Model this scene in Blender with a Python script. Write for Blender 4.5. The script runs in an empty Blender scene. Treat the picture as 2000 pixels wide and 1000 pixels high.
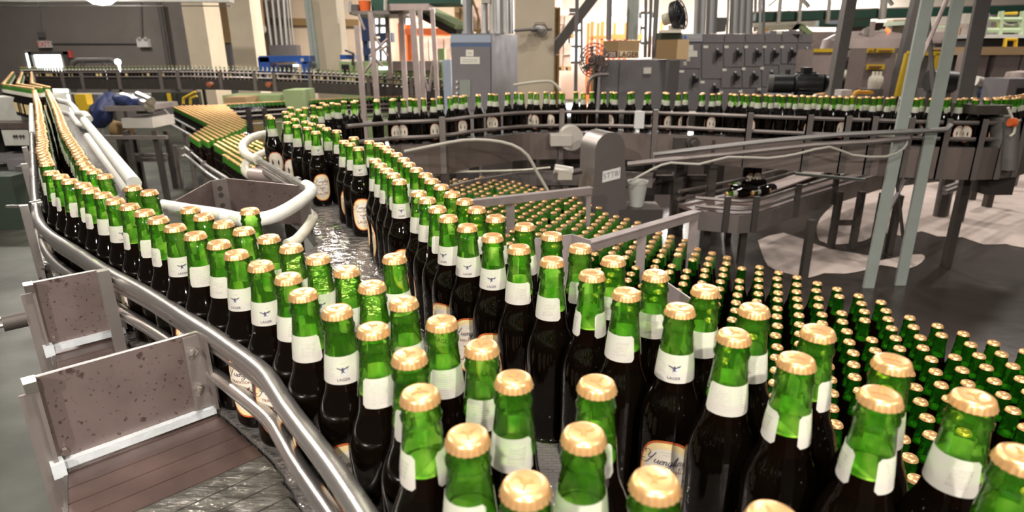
import bpy, bmesh, math, random
from mathutils import Vector, Matrix
random.seed(7)
S = bpy.context.scene
COL = S.collection
# ------------------------------------------------------------ camera
F, YH, CZ, ROLL = 1200.0, 103.0, 1.75, math.radians(-0.3)
TH = math.atan((500 - YH) / F)
FWD = Vector((0, math.cos(TH), -math.sin(TH)))
_u = Vector((0, math.sin(TH), math.cos(TH))); _r = Vector((1, 0, 0))
RT = _r * math.cos(ROLL) + _u * math.sin(ROLL)
UP = -_r * math.sin(ROLL) + _u * math.cos(ROLL)
cd = bpy.data.cameras.new('camera'); cam = bpy.data.objects.new('camera', cd); COL.objects.link(cam)
cam.matrix_world = Matrix(((RT.x, UP.x, -FWD.x, 0), (RT.y, UP.y, -FWD.y, 0), (RT.z, UP.z, -FWD.z, CZ), (0, 0, 0, 1)))
cd.sensor_width = 36; cd.lens = F / 2000 * 36; cd.clip_start = 0.02; cd.clip_end = 100
cd.dof.use_dof = True; cd.dof.focus_distance = 0.95; cd.dof.aperture_fstop = 7.5
S.camera = cam
# ------------------------------------------------------------ colour, world, lights
S.view_settings.view_transform = 'Standard'; S.view_settings.look = 'None'
S.view_settings.gamma = 1; S.view_settings.use_curve_mapping = False; S.view_settings.exposure = 0.5
S.cycles.transparent_max_bounces = 24; S.cycles.max_bounces = 8; S.cycles.caustics_reflective = False; S.cycles.caustics_refractive = False
S.cycles.sample_clamp_indirect = 6
w = bpy.data.worlds.new('hall'); S.world = w; w.use_nodes = True
w.node_tree.nodes['Background'].inputs[0].default_value = (1.0, .9, .82, 1)
w.node_tree.nodes['Background'].inputs[1].default_value = 0.06
def lamp(name, loc, power, size, color=(1, .93, .85), target=None, shape='DISK'):
    l = bpy.data.lights.new(name, 'AREA'); l.energy = power; l.size = size; l.shape = shape; l.color = color
    o = bpy.data.objects.new(name, l); COL.objects.link(o); o.location = loc
    if target is not None:
        o.rotation_euler = (Vector(target) - Vector(loc)).to_track_quat('-Z', 'Y').to_euler()
    return o
# high bay lamps of the hall, and added lamps for fill and glints
for (x, y, z, p, s) in [(-1.2, -1.9, 2.75, 115, .09), (0.7, -2.1, 2.75, 125, .09), (-1.9, 4.8, 2.9, 45, .5), (.1, .2, 3.5, 42, .2), (2.2, -0.6, 3.2, 38, .20), (-3.2, 2.6, 4.2, 95, .3),  # first two: added frontal fill behind the camera; third: added for belt glints
                        (-.2, 2.6, 4.4, 30, .3), (-7.5, 9, 5.2, 150, .5), (-2.5, 8.5, 5.2, 150, .5), (2.2, 6.4, 5.2, 70, .4),
                        (6.5, 7.0, 5.2, 120, .5), (-10, 13.5, 5.0, 130, .5), (-3, 17, 5.0, 520, 1.2), (5, 18, 5.0, 1300, 1.5), (11.2, 23.6, 4.5, 900, 1.2)]:
    lamp('hall_and_added_light', (x, y, z), p, s)
# daylight from the loading bay windows at the far end
lamp('daylight_bay', (3, 23.4, 2.2), 500, 4, (.9, .95, 1), (3, 10, 1), 'DISK')

_w = Vector((7.6, 16.5, 2.9)); lamp('daylight_window', _w, 160, 1.3, (1, .97, 1), (2.6, 5.6, .5))

def P(x, y, z):
    d = FWD * F + RT * (x - 1000) + UP * (500 - y)
    return Vector((0, 0, CZ)) + d * ((z - CZ) / d.z)
def at(x, y, Y):
    d = FWD * F + RT * (x - 1000) + UP * (500 - y)
    return Vector((0, 0, CZ)) + d * (Y / d.y)

# ------------------------------------------------------------ materials
MATS = {}
def mat(name, col, rough=.5, metal=0., var=0., scale=8., bump=0., col2=None, spec=.5, stretch=None, coat=0., emit=None, estr=0., spots=None):
    if name in MATS: return MATS[name]
    m = bpy.data.materials.new(name); m.use_nodes = True; nt = m.node_tree; b = nt.nodes['Principled BSDF']
    b.inputs['Base Color'].default_value = (*col, 1); b.inputs['Roughness'].default_value = rough
    b.inputs['Metallic'].default_value = metal; b.inputs['Specular IOR Level'].default_value = spec
    b.inputs['Coat Weight'].default_value = coat
    if emit: b.inputs['Emission Color'].default_value = (*emit, 1); b.inputs['Emission Strength'].default_value = estr
    if var > 0 or bump > 0:
        tc = nt.nodes.new('ShaderNodeTexCoord'); mp = nt.nodes.new('ShaderNodeMapping'); nz = nt.nodes.new('ShaderNodeTexNoise')
        nt.links.new(tc.outputs['Object'], mp.inputs[0]); nt.links.new(mp.outputs[0], nz.inputs['Vector'])
        nz.inputs['Scale'].default_value = scale; nz.inputs['Detail'].default_value = 6
        if stretch: mp.inputs['Scale'].default_value = stretch
        if var > 0:
            cr = nt.nodes.new('ShaderNodeValToRGB'); c2 = col2 or tuple(c * .45 for c in col)
            cr.color_ramp.elements[0].position = .5 - .28 * 1; cr.color_ramp.elements[1].position = .72
            k = var
            cr.color_ramp.elements[0].color = (*[a * (1 - k) + b_ * k for a, b_ in zip(col, c2)], 1)
            cr.color_ramp.elements[1].color = (*col, 1)
            nt.links.new(nz.outputs['Fac'], cr.inputs[0]); nt.links.new(cr.outputs[0], b.inputs['Base Color'])
            mr = nt.nodes.new('ShaderNodeMapRange'); mr.inputs['To Min'].default_value = min(1, rough * 1.35); mr.inputs['To Max'].default_value = rough * .75
            nt.links.new(nz.outputs['Fac'], mr.inputs['Value']); nt.links.new(mr.outputs[0], b.inputs['Roughness'])
        if bump > 0:
            bp = nt.nodes.new('ShaderNodeBump'); bp.inputs['Strength'].default_value = bump; bp.inputs['Distance'].default_value = .01
            nt.links.new(nz.outputs['Fac'], bp.inputs['Height']); nt.links.new(bp.outputs[0], b.inputs['Normal'])
    if spots:
        tc = nt.nodes.new('ShaderNodeTexCoord'); src = b.inputs['Base Color'].links[0].from_socket
        last = src
        for sc, lo in ((spots, .62), (spots * .35, .66)):
            n3 = nt.nodes.new('ShaderNodeTexNoise'); n3.inputs['Scale'].default_value = sc; n3.inputs['Detail'].default_value = 5; nt.links.new(tc.outputs['Object'], n3.inputs['Vector'])
            r3 = nt.nodes.new('ShaderNodeMapRange'); r3.inputs['From Min'].default_value = lo; r3.inputs['From Max'].default_value = lo + .05; r3.inputs['To Max'].default_value = .75
            nt.links.new(n3.outputs['Fac'], r3.inputs['Value'])
            mx_ = nt.nodes.new('ShaderNodeMix'); mx_.data_type = 'RGBA'; mx_.inputs[7].default_value = (.05, .03, .02, 1)
            nt.links.new(r3.outputs[0], mx_.inputs[0]); nt.links.new(last, mx_.inputs[6]); last = mx_.outputs[2]
        nt.links.new(last, b.inputs['Base Color'])
    MATS[name] = m; return m
def M(n): return MATS[n]
mat('steel', (.52, .48, .45), .32, .85, .5, 14, .05)
mat('rail_steel', (.62, .59, .56), .28, .9, .35, 20, .05)
mat('plate_steel', (.27, .21, .195), .42, .6, .8, 14, .08, (.13, .095, .085), spots=170)
mat('frame_steel', (.30, .26, .24), .45, .6, .6, 9, .05)
mat('dark_steel', (.10, .085, .075), .5, .5, .6, 9, .05)
mat('dull_bar', (.33, .28, .27), .6, .3, .5, 14, .15)
mat('bolt', (.75, .72, .68), .25, 1)
mat('white_pipe', (.78, .77, .72), .4, 0, .3, 12, .05, (.5, .47, .42))
mat('hose', (.72, .68, .55), .5, 0, .3, 10, .05)
mat('cable', (.45, .42, .36), .5)
mat('cap_gold', (.82, .48, .21), .29, .65, .25, 60, 0, (.66, .34, .12))
mat('cap_edge', (.80, .56, .34), .28, .8)
mat('cap_mark', (.62, .23, .08), .6, spec=.1)
mat('label_paper', (.94, .89, .80), .55, 0, .12, 40)
mat('label_cream', (.90, .70, .36), .5)
mat('label_center', (.80, .72, .60), .5)
mat('label_red', (.55, .12, .03), .5)
mat('ink', (.06, .05, .08), .6)
mat('ink_brown', (.22, .09, .05), .6)
mat('ink_soft', (.50, .46, .42), .6)
mat('slat_brown', (.115, .076, .066), .3, .25, .9, 16, .3, (.045, .028, .024))
mat('slat_wet', (.26, .25, .22), .12, .7, .7, 26, 1.0, (.06, .055, .045), stretch=(1, 3, 1))
mat('strip_white', (.70, .74, .76), .25, .2, .35, 40, .2)
mat('dark_green_box', (.05, .07, .05), .6, 0, .4, 6)
mat('navy_blue', (.02, .04, .12), .5)
mat('green_grey', (.28, .31, .27), .5)
mat('bulb_grey', (.5, .5, .48), .2)
mat('box_cream_dull', (.55, .50, .36), .6)
mat('sign_plate', (.42, .45, .50), .5)
mat('blue_sign', (.10, .22, .50), .5)
mat('machine_pink2', (.33, .27, .255), .45, .3, .3, 6)
mat('orange_yellow', (.72, .34, .03), .5)
mat('dark_brown', (.06, .035, .028), .7)
mat('row_side', (.23, .185, .165), .45, .5, .6, 6, .05)
mat('table_brown', (.17, .12, .105), .5, .1, .5, 12)
mat('rust', (.35, .10, .04), .6)
mat('ink_soft2', (.25, .23, .22), .6)
mat('guard_steel', (.36, .32, .30), .38, .75, .4, 7, .03)
mat('ink_blue', (.58, .58, .78), .6)
mat('beer', (.006, .003, .0015), .07, 0, 0, spec=.6)
mat('foam_top', (.80, .95, .55), .5)
mat('concrete_left', (.075, .077, .060), .42, 0, .9, 3.5, .5, (.022, .023, .018), spec=.35)
mat('wall_grey', (.23, .205, .185), .8, 0, .35, 1.5, 0, (.14, .12, .11))
mat('wall_cream', (.78, .62, .46), .8, 0, .25, 1.2)
mat('wall_bright', (.92, .82, .72), .8, 0, .1, 1.2)
mat('column_cream', (.66, .56, .42), .75, 0, .2, 3)
mat('column_shade', (.50, .50, .47), .7)
mat('cab_grey', (.215, .20, .205), .5, 0, .2, 8)
mat('cab_dark', (.12, .11, .105), .5, 0, .2, 8)
mat('cab_blue', (.40, .46, .56), .45)
mat('blue_line', (.08, .14, .28), .5)
mat('sticker', (.85, .82, .72), .6)
mat('black', (.012, .012, .012), .45)
mat('motor_black', (.02, .022, .022), .35, .2, .4, 30)
mat('blue_paint', (.03, .10, .38), .4)
mat('navy', (.012, .02, .07), .6)
mat('orange_paint', (.75, .14, .03), .5)
mat('orange_lamp', (1, .15, .03), .4, emit=(1, .12, .02), estr=2.0)
mat('yellow_paint', (.72, .48, .03), .5)
mat('green_paint', (.36, .46, .22), .5, 0, .2, 6)
mat('pale_green', (.55, .68, .45), .5)
mat('dark_green', (.02, .075, .05), .5, 0, .4, 6)
mat('pale_metal', (.62, .58, .52), .4, .4, .3, 10)
mat('conduit', (.60, .60, .60), .35, .7)
mat('conduit_dark', (.24, .23, .22), .45, .6)
mat('machine_pink', (.50, .40, .37), .45, .3, .4, 6)
mat('machine_white', (.62, .62, .56), .5, 0, .4, 12, .1, (.3, .3, .25))
mat('kraft', (.50, .33, .17), .8, 0, .2, 10)
mat('kraft_dark', (.30, .19, .08), .8)
mat('kraft_light', (.72, .50, .28), .8)
mat('box_brown', (.16, .05, .03), .7)
mat('box_cream', (.85, .76, .48), .7)
mat('pallet_wrap', (.78, .60, .52), .35, 0, .8, 5, .3, (.45, .27, .2))
mat('pole_green', (.40, .44, .40), .5, .1, .25, 12)
mat('pole_grey', (.20, .185, .175), .5, .3, .3, 12)
mat('floor_foam', (.72, .60, .54), .75, 0, .5, 9, .6, (.42, .32, .28))
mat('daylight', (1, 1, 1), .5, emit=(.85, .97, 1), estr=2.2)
mat('daylight_green', (1, 1, 1), .5, emit=(.93, 1, .96), estr=2.6)
mat('lamp_glow', (1, 1, 1), .5, emit=(1, .98, .95), estr=7)
mat('sign_white', (.8, .78, .76), .6)
mat('sign_red', (.75, .12, .10), .5)
mat('bucket', (.50, .50, .46), .5)
mat('rag', (.65, .60, .58), .8, 0, .3, 20, .4)
mat('fan_grey', (.20, .15, .13), .5, .3)

def node_mat(name):
    m = bpy.data.materials.new(name); m.use_nodes = True; MATS[name] = m
    nt = m.node_tree; return m, nt, nt.nodes['Principled BSDF'], nt.nodes['Material Output']
# green bottle glass: thin-walled, mostly see-through, with a sharp sheen
def glass_mat(name, tcol, dcol, dfac):
    m, nt, b, out = node_mat(name)
    b.inputs['Base Color'].default_value = (*dcol, 1); b.inputs['Roughness'].default_value = .05
    tr = nt.nodes.new('ShaderNodeBsdfTransparent'); tr.inputs[0].default_value = (*tcol, 1)
    tl = nt.nodes.new('ShaderNodeBsdfTranslucent'); tl.inputs[0].default_value = (dcol[0] * 1.6, dcol[1] * 1.8, dcol[2] * 1.5, 1)
    nz = nt.nodes.new('ShaderNodeTexNoise'); nz.inputs['Scale'].default_value = 90
    tc = nt.nodes.new('ShaderNodeTexCoord'); nt.links.new(tc.outputs['Object'], nz.inputs['Vector'])
    bp = nt.nodes.new('ShaderNodeBump'); bp.inputs['Strength'].default_value = .25; bp.inputs['Distance'].default_value = .004
    nt.links.new(nz.outputs['Fac'], bp.inputs['Height']); nt.links.new(bp.outputs[0], b.inputs['Normal'])
    m0 = nt.nodes.new('ShaderNodeMixShader'); m0.inputs[0].default_value = .45
    nt.links.new(b.outputs[0], m0.inputs[1]); nt.links.new(tl.outputs[0], m0.inputs[2])
    m1 = nt.nodes.new('ShaderNodeMixShader'); m1.inputs[0].default_value = dfac
    nt.links.new(tr.outputs[0], m1.inputs[1]); nt.links.new(m0.outputs[0], m1.inputs[2])
    # refraction mottling put into the glass tint as noise streaks
    n5 = nt.nodes.new('ShaderNodeTexNoise'); n5.inputs['Scale'].default_value = 55; n5.inputs['Detail'].default_value = 2; mp5 = nt.nodes.new('ShaderNodeMapping'); mp5.inputs['Scale'].default_value = (1, 1, .6)
    oi = nt.nodes.new('ShaderNodeObjectInfo'); va = nt.nodes.new('ShaderNodeVectorMath'); va.operation = 'ADD'; nt.links.new(tc.outputs['Object'], va.inputs[0]); nt.links.new(oi.outputs['Random'], va.inputs[1])
    nt.links.new(va.outputs[0], mp5.inputs[0]); nt.links.new(mp5.outputs[0], n5.inputs['Vector'])
    r5 = nt.nodes.new('ShaderNodeValToRGB'); r5.color_ramp.elements[0].position = .40; r5.color_ramp.elements[1].position = .58
    r5.color_ramp.elements[0].color = (tcol[0] * .45, tcol[1] * .68, tcol[2] * .4, 1); r5.color_ramp.elements[1].color = (min(1, tcol[0] * 1.08), min(1, tcol[1] * 1.03), tcol[2] * 1.1, 1)
    nt.links.new(n5.outputs['Fac'], r5.inputs[0]); nt.links.new(r5.outputs[0], tr.inputs[0])
    gl = nt.nodes.new('ShaderNodeBsdfGlossy'); gl.inputs['Roughness'].default_value = .04; nt.links.new(bp.outputs[0], gl.inputs['Normal'])
    fr = nt.nodes.new('ShaderNodeFresnel'); fr.inputs[0].default_value = 1.5
    m2 = nt.nodes.new('ShaderNodeMixShader'); nt.links.new(fr.outputs[0], m2.inputs[0])
    nt.links.new(m1.outputs[0], m2.inputs[1]); nt.links.new(gl.outputs[0], m2.inputs[2])
    nt.links.new(m2.outputs[0], out.inputs[0]); return m
glass_mat('green_glass', (.74, 1.0, .40), (.13, .46, .025), .15)
glass_mat('green_glass_deep', (.25, .66, .13), (.02, .14, .008), .30)
lp = MATS['label_paper'].node_tree; _o = lp.nodes['Material Output']; _b = lp.nodes['Principled BSDF']
_t = lp.nodes.new('ShaderNodeBsdfTranslucent'); _t.inputs[0].default_value = (.94, .90, .80, 1); _m = lp.nodes.new('ShaderNodeMixShader'); _m.inputs[0].default_value = .45
lp.links.new(_b.outputs[0], _m.inputs[1]); lp.links.new(_t.outputs[0], _m.inputs[2]); lp.links.new(_m.outputs[0], _o.inputs[0])
# beer seen through the glass: nearly black with a little amber
m, nt, b, out = node_mat('beer_glass')
b.inputs['Base Color'].default_value = (.003, .0018, .001, 1); b.inputs['Roughness'].default_value = .05; b.inputs['Specular IOR Level'].default_value = .42
tr = nt.nodes.new('ShaderNodeBsdfTransparent'); tr.inputs[0].default_value = (.22, .07, .012, 1)
mx = nt.nodes.new('ShaderNodeMixShader'); mx.inputs[0].default_value = .80
nt.links.new(tr.outputs[0], mx.inputs[1]); nt.links.new(b.outputs[0], mx.inputs[2]); nt.links.new(mx.outputs[0], out.inputs[0])
# wet chain belt
def belt_mat(name, base, rough, bs, strength, metal=.6):
    m, nt, b, out = node_mat(name)
    tc = nt.nodes.new('ShaderNodeTexCoord'); br = nt.nodes.new('ShaderNodeTexBrick'); nz = nt.nodes.new('ShaderNodeTexNoise')
    br.inputs['Scale'].default_value = bs; br.inputs['Mortar Size'].default_value = .03; br.inputs['Color1'].default_value = (1, 1, 1, 1)
    br.inputs['Color2'].default_value = (.7, .7, .7, 1); br.inputs['Mortar'].default_value = (0, 0, 0, 1)
    nz.inputs['Scale'].default_value = 38; nz.inputs['Detail'].default_value = 3
    nt.links.new(tc.outputs['Object'], br.inputs['Vector']); nt.links.new(tc.outputs['Object'], nz.inputs['Vector'])
    ad = nt.nodes.new('ShaderNodeMath'); ad.operation = 'ADD'; nt.links.new(br.outputs['Color'], ad.inputs[0]); nt.links.new(nz.outputs['Fac'], ad.inputs[1])
    bp = nt.nodes.new('ShaderNodeBump'); bp.inputs['Strength'].default_value = strength; bp.inputs['Distance'].default_value = .01
    nt.links.new(ad.outputs[0], bp.inputs['Height']); nt.links.new(bp.outputs[0], b.inputs['Normal'])
    mm = nt.nodes.new('ShaderNodeMix'); mm.data_type = 'RGBA'; mm.inputs[6].default_value = (*[c * .8 for c in base], 1); mm.inputs[7].default_value = (*base, 1)
    nt.links.new(br.outputs['Color'], mm.inputs[0]); nt.links.new(mm.outputs[2], b.inputs['Base Color'])
    b.inputs['Metallic'].default_value = metal; b.inputs['Roughness'].default_value = rough; return m
belt_mat('wet_belt', (.40, .37, .35), .11, 48, .9)
belt_mat('plain_belt', (.12, .11, .10), .35, 20, .4)
# wet dark floor with puddles
m, nt, b, out = node_mat('floor_wet')
tc = nt.nodes.new('ShaderNodeTexCoord'); nz = nt.nodes.new('ShaderNodeTexNoise'); nz.inputs['Scale'].default_value = .9; nz.inputs['Detail'].default_value = 4
nt.links.new(tc.outputs['Object'], nz.inputs['Vector'])
cr = nt.nodes.new('ShaderNodeValToRGB'); cr.color_ramp.elements[0].position = .42; cr.color_ramp.elements[1].position = .62
cr.color_ramp.elements[0].color = (.030, .023, .019, 1); cr.color_ramp.elements[1].color = (.070, .056, .050, 1)
nt.links.new(nz.outputs['Fac'], cr.inputs[0]); nt.links.new(cr.outputs[0], b.inputs['Base Color'])
n2 = nt.nodes.new('ShaderNodeTexNoise'); n2.inputs['Scale'].default_value = 14; nt.links.new(tc.outputs['Object'], n2.inputs['Vector'])
bp = nt.nodes.new('ShaderNodeBump'); bp.inputs['Strength'].default_value = .12; bp.inputs['Distance'].default_value = .01
nt.links.new(n2.outputs['Fac'], bp.inputs['Height']); nt.links.new(bp.outputs[0], b.inputs['Normal'])
b.inputs['Roughness'].default_value = .26; b.inputs['Specular IOR Level'].default_value = .4

# ------------------------------------------------------------ mesh builder
class MB:
    def __init__(s): s.v = []; s.f = []; s.m = []
    def add(s, vs, fs, m=0):
        n = len(s.v); s.v += [tuple(v) for v in vs]; s.f += [tuple(i + n for i in f) for f in fs]; s.m += [m] * len(fs); return s
    def hexa(s, a, b, c, d, e, f, g, h, m=0):
        return s.add((a, b, c, d, e, f, g, h), ((3, 2, 1, 0), (4, 5, 6, 7), (0, 1, 5, 4), (1, 2, 6, 5), (2, 3, 7, 6), (3, 0, 4, 7)), m)
    def box(s, x0, x1, y0, y1, z0, z1, m=0):
        return s.hexa((x0, y0, z0), (x1, y0, z0), (x1, y1, z0), (x0, y1, z0), (x0, y0, z1), (x1, y0, z1), (x1, y1, z1), (x0, y1, z1), m)
    def obox(s, c, sx, sy, sz, ang=0, m=0, tilt=None):
        R = Matrix.Rotation(ang, 3, 'Z')
        if tilt is not None: R = R @ tilt
        c = Vector(c); q = [c + R @ Vector((i * sx / 2, j * sy / 2, k * sz / 2)) for k in (-1, 1) for i, j in ((-1, -1), (1, -1), (1, 1), (-1, 1))]
        return s.hexa(*q, m=m)
    def beam(s, p, q, w, h, m=0):
        p, q = Vector(p), Vector(q); d = (q - p).normalized(); up = Vector((0, 0, 1)) if abs(d.z) < .9 else Vector((0, 1, 0))
        a = d.cross(up).normalized() * (w / 2); b = a.cross(d).normalized() * (h / 2)
        return s.hexa(p - a - b, p + a - b, q + a - b, q - a - b, p - a + b, p + a + b, q + a + b, q - a + b, m=m)
    def tube(s, pts, r, seg=8, m=0, cap=True):
        pts = [Vector(p) for p in pts]; n = len(pts); V = []; prev = None
        rr = r if isinstance(r, (list, tuple)) else [r] * n
        for i, p in enumerate(pts):
            d = (pts[min(i + 1, n - 1)] - pts[max(i - 1, 0)]).normalized()
            if prev is None:
                up = Vector((0, 0, 1)) if abs(d.z) < .9 else Vector((1, 0, 0)); a = d.cross(up).normalized()
            else:
                a = (prev - d * prev.dot(d)).normalized()
            prev = a; b = d.cross(a)
            V += [p + (a * math.cos(t) + b * math.sin(t)) * rr[i] for t in [2 * math.pi * k / seg for k in range(seg)]]
        Fc = [(i * seg + k, i * seg + (k + 1) % seg, (i + 1) * seg + (k + 1) % seg, (i + 1) * seg + k) for i in range(n - 1) for k in range(seg)]
        if cap: Fc += [tuple(range(seg))[::-1], tuple((n - 1) * seg + k for k in range(seg))]
        return s.add(V, Fc, m)
    def lathe(s, prof, seg=24, c=(0, 0, 0), m=0, axis='Z', mod=None):
        V = []; cx, cy, cz = c
        for (r, z) in prof:
            for k in range(seg):
                t = 2 * math.pi * k / seg; r2 = r * (1 + (mod(k, z) if mod else 0)); x, y = r2 * math.cos(t), r2 * math.sin(t)
                V.append((cx + x, cy + y, cz + z) if axis == 'Z' else ((cx + x, cy + z, cz + y) if axis == 'Y' else (cx + z, cy + x, cz + y)))
        n = len(prof); fl = 1 if axis in 'ZX' else -1; Fc = []; Mm = []
        for i in range(n - 1):
            mi = m[i] if isinstance(m, (list, tuple)) else m
            for k in range(seg):
                q = (i * seg + k, i * seg + (k + 1) % seg, (i + 1) * seg + (k + 1) % seg, (i + 1) * seg + k)
                Fc.append(q[::fl]); Mm.append(mi)
        b = len(s.v); s.add(V, Fc, 0); s.m[-len(Fc):] = Mm
        if prof[0][0] > 1e-5: s.f.append(tuple(b + k for k in range(seg))[::-fl]); s.m.append(m[0] if isinstance(m, (list, tuple)) else m)
        if prof[-1][0] > 1e-5: s.f.append(tuple(b + (n - 1) * seg + k for k in range(seg))[::fl]); s.m.append(m[-1] if isinstance(m, (list, tuple)) else m)
        return s
    def prism(s, poly, z0, z1, m=0):
        n = len(poly); return s.add([(x, y, z0) for x, y in poly] + [(x, y, z1) for x, y in poly],
                                    [tuple(range(n))[::-1], tuple(range(n, 2 * n))] + [(i, (i + 1) % n, (i + 1) % n + n, i + n) for i in range(n)], m)
    def mesh(s, name, mats, org=(0, 0, 0), sharp=40):
        me = bpy.data.meshes.new(name); ox, oy, oz = org
        me.from_pydata([(x - ox, y - oy, z - oz) for x, y, z in s.v], [], s.f)
        for mm in (mats if isinstance(mats, (list, tuple)) else [mats]): me.materials.append(M(mm))
        me.polygons.foreach_set('material_index', s.m)
        me.polygons.foreach_set('use_smooth', [True] * len(s.f))
        me.update(); me.set_sharp_from_angle(angle=math.radians(sharp)); return me
    def base(s):
        xs = [v[0] for v in s.v]; ys = [v[1] for v in s.v]; return ((min(xs) + max(xs)) / 2, (min(ys) + max(ys)) / 2, min(v[2] for v in s.v))
def tag(o, label=None, cat=None, group=None, kind=None):
    if label: o['label'] = label
    if cat: o['category'] = cat
    if group: o['group'] = group
    if kind: o['kind'] = kind
    return o
def thing(name, label, cat, loc=(0, 0, 0), group=None):
    o = bpy.data.objects.new(name, None); COL.objects.link(o); o.location = loc; o.empty_display_size = .05
    return tag(o, label, cat, group)
def part(name, mb, mats, parent, label=None):          # geometry in world coordinates, unrotated parents
    org = Vector((0, 0, 0)); p = parent
    while p: org += p.location; p = p.parent
    o = bpy.data.objects.new(name, mb.mesh(name, mats, org)); COL.objects.link(o); o.parent = parent
    if label: o['label'] = label
    return o
def solo(name, mb, mats, label=None, cat=None, group=None, kind=None, sharp=40):
    b = mb.base(); o = bpy.data.objects.new(name, mb.mesh(name, mats, b, sharp)); COL.objects.link(o); o.location = b
    return tag(o, label, cat, group, kind)
def struct(name, mb, mats): return solo(name, mb, mats, kind='structure')
def text_mesh(body, size, shear=0., bold=0.):
    c = bpy.data.curves.new('t', 'FONT'); c.body = body; c.size = size; c.align_x = 'CENTER'; c.align_y = 'CENTER'; c.shear = shear; c.offset = bold; c.resolution_u = 2
    o = bpy.data.objects.new('t', c); COL.objects.link(o); bpy.context.view_layer.update()
    me = bpy.data.meshes.new_from_object(o.evaluated_get(bpy.context.evaluated_depsgraph_get()))
    v = [tuple(q.co) for q in me.vertices]; f = [tuple(p.vertices) for p in me.polygons]
    bpy.data.objects.remove(o); bpy.data.curves.remove(c); bpy.data.meshes.remove(me); return v, f
def put_text(mb, body, size, c, right, up, m=0, **k):
    v, f = text_mesh(body, size, **k); c, right, up = Vector(c), Vector(right), Vector(up)
    mb.add([c + right * x + up * y for x, y, _ in v], f, m)
def smooth_path(pts, step=.05):
    # Catmull-Rom through the points, then resampled
    P_ = [Vector(p) for p in pts]; out = []
    for i in range(len(P_) - 1):
        a, b, c, d = P_[max(i - 1, 0)], P_[i], P_[i + 1], P_[min(i + 2, len(P_) - 1)]
        n = max(2, int((c - b).length / step))
        for k in range(n):
            t = k / n; out.append(.5 * ((2 * b) + (c - a) * t + (2 * a - 5 * b + 4 * c - d) * t * t + (3 * b - a - 3 * c + d) * t ** 3))
    return out + [P_[-1]]
def offset_path(pts, d):
    out = []
    for i, p in enumerate(pts):
        t = (pts[min(i + 1, len(pts) - 1)] - pts[max(i - 1, 0)]); n = Vector((t.y, -t.x, 0)).normalized(); out.append(p + n * d)
    return out
def ribbon(mb, L, R, dz, m=0):
    n = len(L)
    for i in range(n - 1):
        a, b, c, d = L[i], R[i], R[i + 1], L[i + 1]; z = Vector((0, 0, dz))
        mb.hexa(a - z, b - z, c - z, d - z, a, b, c, d, m=m)
def walk(pts, step):
    out = [pts[0]]; acc = 0
    for a, b in zip(pts, pts[1:]):
        L = (b - a).length; t = step - acc
        while t <= L: out.append(a + (b - a) * (t / L)); t += step
        acc = L - (t - step)
    return out
# ------------------------------------------------------------ the room: floors, walls, columns
FZ = .55                       # raised wet floor of the bottling hall; the hall beyond lies lower
mb = MB(); mb.box(-9, -0.9, -1, 7.3, FZ - .2, FZ); struct('floor_left', mb, 'concrete_left')
mb = MB(); mb.box(-0.9, 9, -1, 7.3, FZ - .2, FZ - .001); struct('floor', mb, 'floor_wet')
mb = MB(); mb.box(-24, 24, 7.3, 26, -.2, 0); struct('floor_far', mb, 'concrete_left')
a = at(363, 60, 17.5); mb = MB(); mb.box(-22, a.x, 17.5, 18.0, 0, 7); struct('wall_left', mb, 'wall_grey')
mb = MB(); mb.box(a.x - .3, 1.5, 22, 22.3, 0, 7); struct('wall_back', mb, 'wall_cream')
mb = MB(); mb.box(1.5, 30, 25, 25.3, 0, 7); mb.box(1.5, 1.7, 22, 25, 0, 7); struct('wall_right', mb, 'wall_bright')
def column(n, x0, x1, Y, m='column_cream', top=5.5, dep=.6):
    a, b = at(x0, 60, Y), at(x1, 60, Y); mb = MB(); mb.box(a.x, b.x, Y, Y + dep, 0, top)
    return solo('building_column', mb, m, n, 'column')
column('cream concrete column nearest the grey wall at upper left', 362, 404, 16.5, dep=.9)
column('broad cream column between the grey panels and the thin wall conduits', 449, 494, 14)
column('cream column with pipes on its left side, behind the blue machine', 609, 661, 13)
column('pinkish cream pillar right beside the tall drive cabinet, caged lamp on it', 1006, 1083, 9.2, dep=.7)
# the wall's own fittings
def wbox(name, x0, y0, x1, y1, Y, dep, m, label=None, cat=None, group=None, kind=None, z0=None, build=True, mb=None, mi=0):
    A, B = at((x0 + x1) / 2, y0, Y), at((x0 + x1) / 2, y1, Y); xa, xb = at(x0, (y0 + y1) / 2, Y).x, at(x1, (y0 + y1) / 2, Y).x
    mb = mb or MB(); mb.box(xa, xb, Y, Y + dep, B.z if z0 is None else z0, A.z, mi)
    return solo(name, mb, m, label, cat, group, kind) if build else mb
wbox('door_1', 58, 104, 124, 175, 17.47, .02, 'daylight_green', kind='structure', z0=.0)
mb = MB(); A = at(54, 101, 17.4); B = at(129, 101, 17.4)
mb.box(A.x, A.x + .09, 17.38, 17.5, 0, A.z); mb.box(B.x - .09, B.x, 17.38, 17.5, 0, A.z); mb.box(A.x, B.x, 17.38, 17.5, A.z - .08, A.z); struct('trim_1', mb, 'cab_dark')
t = thing('exit_sign', 'small white exit sign with red letters above the bright doorway', 'sign', at(85, 93, 17.3))
part('housing', wbox('', 74, 80, 96, 93, 17.36, .12, '', build=False), 'sign_white', t)
mb = MB(); put_text(mb, 'EXIT', .17, at(85, 86.8, 17.35), (1, 0, 0), (0, 0, 1), bold=.003); part('lettering', mb, 'sign_red', t)
t = thing('emergency_light', 'white emergency light box high on the grey wall', 'light', at(278, 94, 17.3))
part('housing', wbox('', 267, 76, 289, 92, 17.36, .14, '', build=False), 'sign_white', t)
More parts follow.
